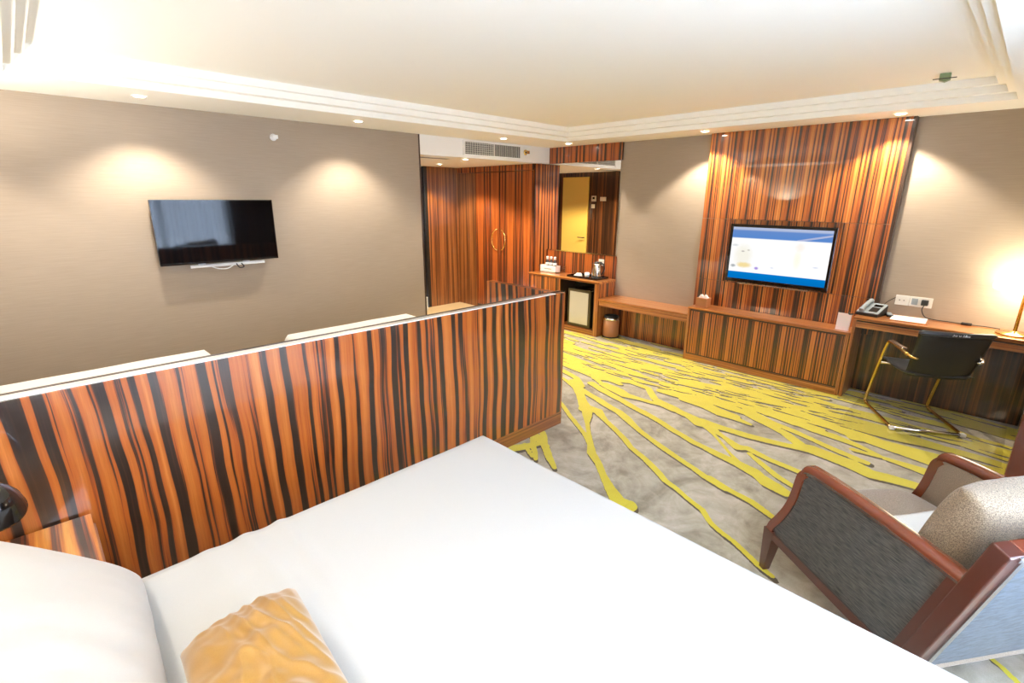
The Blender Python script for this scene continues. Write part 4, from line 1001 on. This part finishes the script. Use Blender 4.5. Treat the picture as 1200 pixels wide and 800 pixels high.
# ------------------------------------------------------------------ armchair
def armchair():
    rot = math.radians(55.5)
    t = thing('armchair', 'armchair with dark red wood frame, beige seat and dark grey woven sides', 'armchair', (2.36, 0.022, 0), rot)
    Wd = 0.345
    # side profile in local x,z: outer edge of the arm frame
    front = [(0.300, 0.635), (0.325, 0.600), (0.335, 0.55), (0.345, 0.49), (0.365, 0.42), (0.400, 0.345), (0.440, 0.275), (0.455, 0.225)]
    for s in (1, -1):
        y0 = s * (Wd - 0.028); y1 = s * (Wd + 0.028)
        ya, yb = min(y0, y1), max(y0, y1)
        fr = catmull([(a, 0, b) for a, b in front], 4)
        fpts = [(v.x, v.z) for v in fr]
        # top rail
        tp = catmull([(-0.375, s * Wd, 0.640), (-0.15, s * Wd, 0.650), (0.10, s * Wd, 0.653), (0.27, s * Wd, 0.645), (0.305, s * Wd, 0.625)], 6)
        bm = bmesh.new(); rings = []
        for k, v in enumerate(tp):
            w = 0.029; h = 0.018
            ring_ = [(-w, -h), (-w * 0.9, h * 0.6), (-w * 0.5, h), (w * 0.5, h), (w * 0.9, h * 0.6), (w, -h)]
            rings.append([bm.verts.new((v.x, v.y + a, v.z + b)) for a, b in ring_])
        for A_, B_ in zip(rings[:-1], rings[1:]):
            for k in range(6): bm.faces.new((A_[k], A_[(k + 1) % 6], B_[(k + 1) % 6], B_[k])).smooth = True
        bm.faces.new(rings[0]); bm.faces.new(rings[-1])
        part('arm_rail', bm, 'red_wood_trim', t, world=False)
        # curved front post, as a ribbon of constant width following the front curve
        bm = bmesh.new(); n = len(fpts); rings = []
        for k in range(n):
            a = fpts[max(k - 1, 0)]; b = fpts[min(k + 1, n - 1)]
            d = Vector((b[0] - a[0], b[1] - a[1])).normalized(); nrm = Vector((-d.y, d.x))
            if nrm.x > 0: nrm = -nrm
            p = Vector(fpts[k]); w = 0.038
            q = p + nrm * w
            rings.append([bm.verts.new((p.x, yb, p.y)), bm.verts.new((p.x, ya, p.y)), bm.verts.new((q.x, ya, q.y)), bm.verts.new((q.x, yb, q.y))])
        for A_, B_ in zip(rings[:-1], rings[1:]):
            for k in range(4): bm.faces.new((A_[k], A_[(k + 1) % 4], B_[(k + 1) % 4], B_[k]))
        bm.faces.new(rings[0]); bm.faces.new(rings[-1])
        bmesh.ops.bevel(bm, geom=[e for e in bm.edges if abs(e.calc_face_angle(0)) > 1.0], offset=0.004, segments=2, affect='EDGES')
        part('front_post', bm, 'red_wood_trim', t, world=False)
        # front leg below the post
        bm = bmesh.new()
        L0 = [(0.398, 0.235), (0.462, 0.235)]; L1 = [(0.438, 0.0), (0.468, 0.0)]
        for pair in ((0,),):
            A_ = [bm.verts.new((x, y, z)) for (x, z) in (L0[0], L0[1]) for y in (ya - 0.003, yb + 0.003)]
            B_ = [bm.verts.new((x, y, z)) for (x, z) in (L1[0], L1[1]) for y in (s * Wd - 0.017, s * Wd + 0.017)]
            for q in ((0, 1, 3, 2),): bm.faces.new([A_[i] for i in q]); bm.faces.new([B_[i] for i in q[::-1]])
            for i, j in ((0, 1), (1, 3), (3, 2), (2, 0)): bm.faces.new((A_[i], A_[j], B_[j], B_[i]))
        part('leg', bm, 'red_wood', t, world=False)
        # bottom rail, slightly rising to the back
        part('bottom_rail', prism(bmesh.new(), [(-0.27, 0.175), (0.41, 0.20), (0.41, 0.235), (-0.27, 0.215)], 1, ya, yb), 'red_wood', t, world=False)
        # rear post and rear leg
        part('rear_post', prism(bmesh.new(), [(-0.272, 0.18), (-0.20, 0.18), (-0.325, 0.635), (-0.385, 0.635)], 1, ya, yb), 'red_wood', t, world=False)
        bm = bmesh.new()
        A_ = [bm.verts.new((x, y, 0.20)) for x in (-0.265, -0.21) for y in (ya, yb)]
        B_ = [bm.verts.new((x, y, 0.0)) for x in (-0.37, -0.34) for y in (s * Wd - 0.017, s * Wd + 0.017)]
        bm.faces.new([A_[i] for i in (0, 1, 3, 2)]); bm.faces.new([B_[i] for i in (2, 3, 1, 0)])
        for i, j in ((0, 1), (1, 3), (3, 2), (2, 0)): bm.faces.new((A_[i], A_[j], B_[j], B_[i]))
        part('leg', bm, 'red_wood', t, world=False)
        # woven infill: outside dark, inside beige, with welting
        poly = [(-0.215, 0.215), (0.385, 0.235)] + [(x - 0.03, z) for x, z in reversed(fpts) if 0.25 < z < 0.62] + [(0.26, 0.632), (-0.33, 0.628)]
        part('outer_panel', prism(bmesh.new(), poly, 1, s * (Wd + 0.008), s * (Wd + 0.020)), 'outer_fabric', t, world=False)
        part('inner_panel', prism(bmesh.new(), poly, 1, s * (Wd - 0.024), s * (Wd + 0.006)), 'seat_fabric', t, world=False)
        pl = [(x, s * (Wd + 0.021), z) for x, z in poly]
        part('welt', tube(bmesh.new(), pl, 0.004, 6, closed=True), 'welt', t, world=False)
        pl = [(x, s * (Wd - 0.025), z) for x, z in poly]
        part('welt', tube(bmesh.new(), pl, 0.0022, 6, closed=True), 'silver_trim', t, world=False)
    # seat deck and cushion with a bowed front
    part('seat_deck', boxm(-0.30, 0.38, -Wd + 0.03, Wd - 0.03, 0.20, 0.30, 0.01), 'seat_fabric', t, world=False)
    bm = bmesh.new(); nx, ny = 40, 30; tops = []; bots = []
    hw = Wd - 0.030
    for i in range(nx + 1):
        rt, rb = [], []
        for j in range(ny + 1):
            u = -1 + 2 * i / nx; v = -1 + 2 * j / ny
            xe = 0.405 + 0.035 * (1 - v * v)
            x = -0.27 + (xe + 0.27) * (u + 1) / 2
            y = v * hw
            e = (max(0, 1 - abs(u) ** 7)) ** 0.45 * (max(0, 1 - abs(v) ** 9)) ** 0.45
            rt.append(bm.verts.new((x, y, 0.375 + 0.062 * e + 0.012 * (1 - u * u) * (1 - v * v))))
            rb.append(bm.verts.new((x, y, 0.375 - 0.072 * e)))
        tops.append(rt); bots.append(rb)
    for i in range(nx):
        for j in range(ny):
            bm.faces.new((tops[i][j], tops[i + 1][j], tops[i + 1][j + 1], tops[i][j + 1])).smooth = True
            bm.faces.new((bots[i][j + 1], bots[i + 1][j + 1], bots[i + 1][j], bots[i][j])).smooth = True
    bmesh.ops.remove_doubles(bm, verts=bm.verts, dist=1e-5)
    part('seat_cushion', bm, 'seat_fabric', t, world=False)
    edge = [(0.405 + 0.035 * (1 - (v / 10) ** 2), hw * v / 10, 0.375) for v in range(-10, 11)]
    part('welt', tube(bmesh.new(), edge, 0.005, 6), 'welt', t, world=False)
    # back: wooden frame round a woven outer panel
    lean = math.radians(15.5)
    MB_ = TR(-0.262, 0, 0.20) @ RY(-lean)
    H = 0.63
    for s in (1, -1):
        part('back_stile', xf(boxm(-0.028, 0.028, s * Wd - 0.03, s * Wd + 0.03, 0.0, H, 0.005), MB_), 'red_wood', t, world=False)
        part('stile_trim', xf(boxm(-0.034, -0.027, s * Wd - 0.032, s * Wd - 0.012, 0.0, H, 0.001), MB_), 'silver_trim', t, world=False)
    part('top_rail', xf(boxm(-0.028, 0.028, -Wd + 0.03, Wd - 0.03, H - 0.045, H, 0.005), MB_), 'red_wood_trim', t, world=False)
    part('rail_trim', xf(boxm(-0.034, -0.027, -Wd, Wd, H - 0.018, H, 0.001), MB_), 'silver_trim', t, world=False)
    part('lower_rail', xf(boxm(-0.028, 0.028, -Wd + 0.03, Wd - 0.03, 0.0, 0.04, 0.003), MB_), 'red_wood', t, world=False)
    part('outer_back', xf(boxm(-0.030, -0.01, -Wd + 0.025, Wd - 0.025, 0.035, H - 0.02, 0.004), MB_), 'back_fabric_daylit', t, world=False)
    part('inner_back', xf(boxm(-0.01, 0.026, -Wd + 0.03, Wd - 0.03, 0.10, H - 0.05, 0.006), MB_), 'seat_fabric', t, world=False)
    return t, rot
ac, acr = armchair()
MA = ROOTM[ac.name]
cu = cushion(0.42, 0.58, 0.19, n=40, p=0.25, wr=0.004, seed=3, corner=0.03)
solo('back_cushion', xf(cu, MA @ TR(-0.205, 0.0, 0.665) @ RY(math.radians(-106))), 'cushion_fabric', 'thick beige woven back cushion resting in the armchair', 'cushion')
# folded white cloth on the seat
bm = bmesh.new(); n = 22; g = []
for i in range(n + 1):
    row = []
    for j in range(n + 1):
        u = -1 + 2 * i / n; v = -1 + 2 * j / n
        x = 0.02 + 0.15 * u; y = 0.0 + 0.285 * v
        row.append((x, y, 0.458 + 0.004 * mnoise.noise(Vector((x * 9, y * 9, 0))) + 0.012 * (1 - u ** 4) * (1 - v ** 4)))
    g.append(row)
top = [[bm.verts.new(p) for p in r] for r in g]; bot = [[bm.verts.new((p[0], p[1], 0.4515)) for p in r] for r in g]
for i in range(n):
    for j in range(n):
        bm.faces.new((top[i][j], top[i + 1][j], top[i + 1][j + 1], top[i][j + 1])).smooth = True
        bm.faces.new((bot[i][j + 1], bot[i + 1][j + 1], bot[i + 1][j], bot[i][j]))
for k in range(n):
    for a, b, c, d in ((top[k][0], top[k + 1][0], bot[k + 1][0], bot[k][0]), (top[k + 1][n], top[k][n], bot[k][n], bot[k + 1][n]), (top[0][k + 1], top[0][k], bot[0][k], bot[0][k + 1]), (top[n][k], top[n][k + 1], bot[n][k + 1], bot[n][k])):
        bm.faces.new((a, b, c, d))
solo('seat_cloth', xf(bm, MA), 'white_cotton', 'white folded cloth lying on the armchair seat', 'cloth')

# ------------------------------------------------------------------ desk chair
def desk_chair():
    rot = math.radians(30)
    f = Vector((math.cos(rot), math.sin(rot), 0)); lft = Vector((-math.sin(rot), math.cos(rot), 0))
    # rear left runner end at (4.667,.465), half width .23
    c = Vector((4.667, 0.465, 0)) + f * 0.28 - lft * 0.235
    t = thing('desk_chair', 'cantilever desk chair with a dark leather back and brass tube frame', 'chair', (c.x, c.y, 0.0045), rot)
    r = 0.0125
    for s, col in ((1, 'brass'), (-1, 'brass')):
        y = s * 0.235
        pts = catmull([(-0.28, y, r), (0.18, y, r), (0.235, y, 0.02), (0.262, y, 0.07), (0.15, y, 0.44), (0.085, y, 0.60), (0.05, y, 0.63), (-0.02, y, 0.635), (-0.26, y, 0.615)], 7)
        part('side_frame', tube(bmesh.new(), pts, r, 12), col, t, world=False)
        part('arm_pad', xf(boxm(-0.20, 0.03, y - 0.018, y + 0.018, 0.634, 0.652, 0.006), Matrix.Identity(4)), 'steel', t, world=False)
        part('arm_bracket', tube(bmesh.new(), catmull([(-0.24, y, 0.617), (-0.30, y - s * 0.01, 0.61), (-0.325, y - s * 0.035, 0.605), (-0.30, y - s * 0.05, 0.605), (-0.27, y - s * 0.04, 0.61)], 5), 0.010, 8), 'brass' if s > 0 else 'steel', t, world=False)
        part('foot_glide', boxm(-0.30, -0.265, y - 0.018, y + 0.018, 0.0, 0.026, 0.004), 'light_plastic', t, world=False)
    part('rear_crossbar', tube(bmesh.new(), [(-0.28, -0.235, r), (-0.28, 0.235, r)], r, 12), 'steel', t, world=False)
    part('seat_crossbar', tube(bmesh.new(), [(0.13, -0.235, 0.425), (0.13, 0.235, 0.425)], r * 0.9, 12), 'steel', t, world=False)
    # seat
    bm = bmesh.new(); nx, ny = 20, 20; T_, B_ = [], []
    for i in range(nx + 1):
        a, b = [], []
        for j in range(ny + 1):
            u = i / nx; v = -1 + 2 * j / ny
            x = -0.27 + 0.50 * u
            e = (1 - abs(v) ** 8) ** .5 * (1 - abs(2 * u - 1) ** 10) ** .5
            z = 0.462 - 0.02 * math.sin(PI * u) + (0.0 if u < 0.8 else -0.9 * (u - 0.8) ** 2)
            a.append(bm.verts.new((x, v * 0.218, z + 0.012 * e + 0.012 * v * v))); b.append(bm.verts.new((x, v * 0.218, z - 0.018 * e + 0.012 * v * v)))
        T_.append(a); B_.append(b)
    for i in range(nx):
        for j in range(ny):
            bm.faces.new((T_[i][j], T_[i + 1][j], T_[i + 1][j + 1], T_[i][j + 1])).smooth = True
            bm.faces.new((B_[i][j + 1], B_[i + 1][j + 1], B_[i + 1][j], B_[i][j])).smooth = True
    bmesh.ops.remove_doubles(bm, verts=bm.verts, dist=1e-5)
    part('seat', bm, 'seat_leather', t, world=False)
    # back shell: a gently curved leather sheet, wider at the top, top edge rolled backwards
    def shell(z0, z1, x_off, wtop, wbot, th, nz=18, nyy=24):
        bm = bmesh.new(); F, G = [], []
        for i in range(nz + 1):
            a, b = [], []
            for j in range(nyy + 1):
                u = i / nz; v = -1 + 2 * j / nyy
                z = z0 + (z1 - z0) * u
                x = -0.245 - 0.135 * ((z - 0.44) / 0.42) - 0.03 * v * v * -1 - 0.012 * math.sin(PI * (z - 0.44) / 0.42)
                hw = wbot + (wtop - wbot) * ((z - 0.44) / 0.42)
                zz = z + (0.008 * v * v if u == 1 else 0)
                e = (1 - abs(v) ** 12) ** .5
                a.append(bm.verts.new((x + x_off + th * e, v * hw, zz))); b.append(bm.verts.new((x + x_off - th * e, v * hw, zz)))
            F.append(a); G.append(b)
        for i in range(nz):
            for j in range(nyy):
                bm.faces.new((F[i][j], F[i + 1][j], F[i + 1][j + 1], F[i][j + 1])).smooth = True
                bm.faces.new((G[i][j + 1], G[i + 1][j + 1], G[i + 1][j], G[i][j])).smooth = True
        for i in (0, nz):
            for j in range(nyy):
                bm.faces.new((F[i][j], F[i][j + 1], G[i][j + 1], G[i][j]))
        bmesh.ops.remove_doubles(bm, verts=bm.verts, dist=1e-5)
        return bm
    part('backrest', shell(0.44, 0.805, 0.0, 0.235, 0.205, 0.011), 'black_leather', t, world=False)
    roll = tube(bmesh.new(), [(-0.376 + 0.03 * (v / 10) ** 2, 0.235 * v / 10, 0.812) for v in range(-10, 11)], [0.010] + [0.019] * 19 + [0.010], 12)
    hr = part('head_roll', roll, 'seat_leather', t, world=False)
    bm = bmesh.new()
    rr = random.Random(5)
    for k in range(6):
        y = 0.045 - k * 0.018 - (0.006 if k > 1 else 0)
        if k in (0, 3): box(bm, -0.3965, -0.394, y - 0.006, y - 0.002, 0.806, 0.820); box(bm, -0.3965, -0.394, y - 0.006, y + 0.005, 0.806, 0.809)
        elif k == 4: prism(bm, [(y - 0.010, 0.806), (y + 0.010, 0.806), (y, 0.824)], 0, -0.3965, -0.394)
        else: box(bm, -0.3965, -0.394, y - 0.006, y + 0.006, 0.806, 0.809); box(bm, -0.3965, -0.394, y - 0.006, y - 0.003, 0.806, 0.817); box(bm, -0.3965, -0.394, y + 0.003, y + 0.006, 0.806, 0.817)
    part('emblem', bm, 'label_white', hr, world=False, label='small white lettering')
    return t
desk_chair()
solo('chair_mat', boxm(4.44, 5.43, -0.178, 0.80, 0.001, 0.004, 0.001), 'mat_plastic', 'clear plastic floor mat under the desk chair', 'floor mat')

# ------------------------------------------------------------------ window and curtains
t = bmesh.new()
box(t, -0.35, 2.85, YR - 0.09, YR - 0.03, 0.40, 0.46); box(t, -0.35, 2.85, YR - 0.09, YR - 0.03, 2.22, 2.28)
for x in (-0.35, 0.70, 1.77, 2.79): box(t, x, x + 0.06, YR - 0.09, YR - 0.03, 0.46, 2.22)
struct('window_1', t, 'white_paint')
struct('window_pane', boxm(-0.29, 2.79, YR - 0.065, YR - 0.060, 0.46, 2.22), 'window_glass')
struct('added_light_baffle', boxm(XB, 4.09, -0.615, -0.595, 2.16, ZC), 'ceiling_paint')  # unseen board added to keep window light off the ceiling
def curtain(x0, x1, amp, lam, mat, label, ph=0.0, yy=-0.70):
    bm = bmesh.new(); n = int((x1 - x0) / 0.012); prev = None
    for i in range(n + 1):
        x = x0 + (x1 - x0) * i / n
        y = yy + amp * math.sin(2 * PI * x / lam + ph) + amp * 0.4 * math.sin(2 * PI * x / (lam * 0.43))
        a = bm.verts.new((x, y, 0.02)); c = bm.verts.new((x, y * 0.97 - 0.02, 2.39)); b = bm.verts.new((x, y + 0.004, 1.2))
        if prev:
            bm.faces.new((prev[0], a, b, prev[1])).smooth = True; bm.faces.new((prev[1], b, c, prev[2])).smooth = True
        prev = (a, b, c)
    return solo('sheer_curtain', bm, mat, label, 'curtain', 'sheer curtains at the window')
curtain(-0.45, 1.15, 0.03, 0.14, 'sheer_cloth', 'pale sheer curtain on the bed-head side of the window')
curtain(1.20, 2.88, 0.03, 0.15, 'sheer_cloth', 'pale sheer curtain on the armchair side of the window, reflected in the dark television', 1.0)
# ------------------------------------------------------------------ downlights
def downlight(x, y, z, label, power, size=110, blend=0.35, tilt=None, col=(1.0, 0.90, 0.76)):
    t = thing('downlight', label, 'downlight', (x, y, z))
    rim = lathe(bmesh.new(), [(0.046, z - 0.0005), (0.046, z - 0.005), (0.036, z - 0.006), (0.034, z - 0.003)], x, y, 28, cap=False)
    part('trim_ring', rim, 'white_paint', t)
    part('lens', lathe(bmesh.new(), [(0.0, z - 0.0025), (0.036, z - 0.0025)], x, y, 28, cap=False), 'downlight_glow', t)
    L = bpy.data.lights.new('spot', 'SPOT'); L.energy = power; L.spot_size = math.radians(size); L.spot_blend = blend; L.color = col
    L.shadow_soft_size = 0.03
    o = bpy.data.objects.new('downlight_lamp', L); C.objects.link(o); o.parent = t; o.location = (0, 0, -0.02)
    if tilt: o.rotation_euler = tilt
    return t
W = SPOT_W
downlight(0.784, 4.515, ZC, 'recessed downlight in the ceiling border above the dark television', W * 1.05, 116, 0.6)
downlight(2.418, 4.495, ZC, 'recessed downlight in the ceiling border near the end of the taupe wall', W * 1.05, 116, 0.6)
downlight(-0.55, 4.50, ZC, 'recessed downlight in the ceiling border at the bed-head corner', W * 0.8)
downlight(4.262, 4.52, ZC, 'recessed downlight in front of the air grille', W * 1.0)
downlight(5.20, 4.32, ZC, 'recessed downlight above the minibar', W * 1.6)
downlight(5.22, 2.54, ZC, 'recessed downlight above the edge of the wood panel by the bench', W * 1.3)
downlight(5.24, 0.926, ZC, 'recessed downlight above the desk side of the wood panel', W * 1.4)
downlight(4.162, 5.10, ZE, 'recessed downlight in the low entry ceiling', W * 1.5, 130, col=(1.0, 0.78, 0.45))
downlight(4.50, 6.1, ZE, 'recessed downlight deep in the entry by the wardrobe', W * 1.5, 130, col=(1.0, 0.78, 0.45))
downlight(-0.35, 2.0, ZC, 'recessed downlight above the nightstand', W * 0.6, 120)
downlight(-0.35, 0.0, ZC, 'recessed downlight above the big bed headboard', W * 0.4, 120)

def added_uplight(x, y, label):  # added uplights, out of view, to fill the ceiling with light
    t = thing('added_uplight', label, 'lamp', (x, y, 0))
    part('base', lathe(bmesh.new(), [(0, 0), (0.14, 0), (0.14, 0.02), (0.02, 0.03), (0, 0.03)], x, y), 'brass', t)
    part('pole', lathe(bmesh.new(), [(0.012, 0.03), (0.012, 1.62)], x, y, 16), 'brass', t)
    part('bowl', lathe(bmesh.new(), [(0.0, 1.60), (0.05, 1.61), (0.13, 1.66), (0.18, 1.72), (0.176, 1.72), (0.126, 1.668), (0.05, 1.62), (0.0, 1.612)], x, y, cap=False), 'brass', t)
added_uplight(-0.52, -0.52, 'added unseen brass uplight for ceiling fill, in the corner behind the head of the big bed')
added_uplight(-0.55, 3.75, 'added unseen brass uplight for ceiling fill, by the wall at the far side of the twin beds')
def light(name, kind, loc, rot, energy, col, **k):
    L = bpy.data.lights.new(name, kind); L.energy = energy; L.color = col
    for a, v in k.items(): setattr(L, a, v)
    o = bpy.data.objects.new(name, L); C.objects.link(o); o.location = loc; o.rotation_euler = rot
    return o
# daylight outside the window
light('daylight', 'AREA', (1.25, YR - 0.55, 1.75), (math.radians(62), 0, PI), DAY_W, (0.80, 0.90, 1.0), shape='RECTANGLE', size=3.6, size_y=2.2)
for (fx, fy, fw) in ((-0.52, -0.52, UP_W), (-0.55, 3.75, UP2_W)):
    light('added_fill_bulb', 'SPOT', (fx, fy, 1.70), (PI, 0, 0), fw, (1.0, 0.95, 0.86), spot_size=math.radians(165), spot_blend=0.3, shadow_soft_size=0.08)  # fill light of the added uplights
# the desk lamp's bulb

w = bpy.data.worlds.new('sky'); w.use_nodes = True; sc.world = w
bg = w.node_tree.nodes['Background']; bg.inputs[0].default_value = (0.70, 0.82, 1.0, 1); bg.inputs[1].default_value = SKY

# ------------------------------------------------------------------ camera
F_PX, YAW, PITCH, ROLL = 581.6, 45.643, 16.158, -0.329
cam = bpy.data.cameras.new('camera'); co = bpy.data.objects.new('camera', cam); C.objects.link(co)
cam.sensor_width = 36.0; cam.sensor_fit = 'HORIZONTAL'; cam.lens = F_PX / 1200 * 36.0; cam.clip_start = 0.02
ya, pi_, ro = map(math.radians, (YAW, PITCH, ROLL))
f = Vector((math.cos(ya) * math.cos(pi_), math.sin(ya) * math.cos(pi_), -math.sin(pi_)))
r = Vector((math.sin(ya), -math.cos(ya), 0)); d = f.cross(r)
r2 = r * math.cos(ro) + d * math.sin(ro); d2 = -r * math.sin(ro) + d * math.cos(ro)
m3 = Matrix((r2, -d2, -f)).transposed()
co.matrix_world = Matrix.Translation((0, 0, 1.75)) @ m3.to_4x4()
sc.camera = co

sc.view_settings.view_transform = 'Standard'; sc.view_settings.look = 'None'
sc.view_settings.gamma = 1.0; sc.view_settings.use_curve_mapping = False
sc.view_settings.exposure = EXPO
cy = sc.cycles
cy.use_denoising = True
try: cy.denoiser = 'OPENIMAGEDENOISE'
except Exception: pass
cy.max_bounces = 10; cy.diffuse_bounces = 5; cy.glossy_bounces = 5; cy.transmission_bounces = 6; cy.transparent_max_bounces = 10
cy.caustics_reflective = False; cy.caustics_refractive = False; cy.sample_clamp_indirect = 6.0
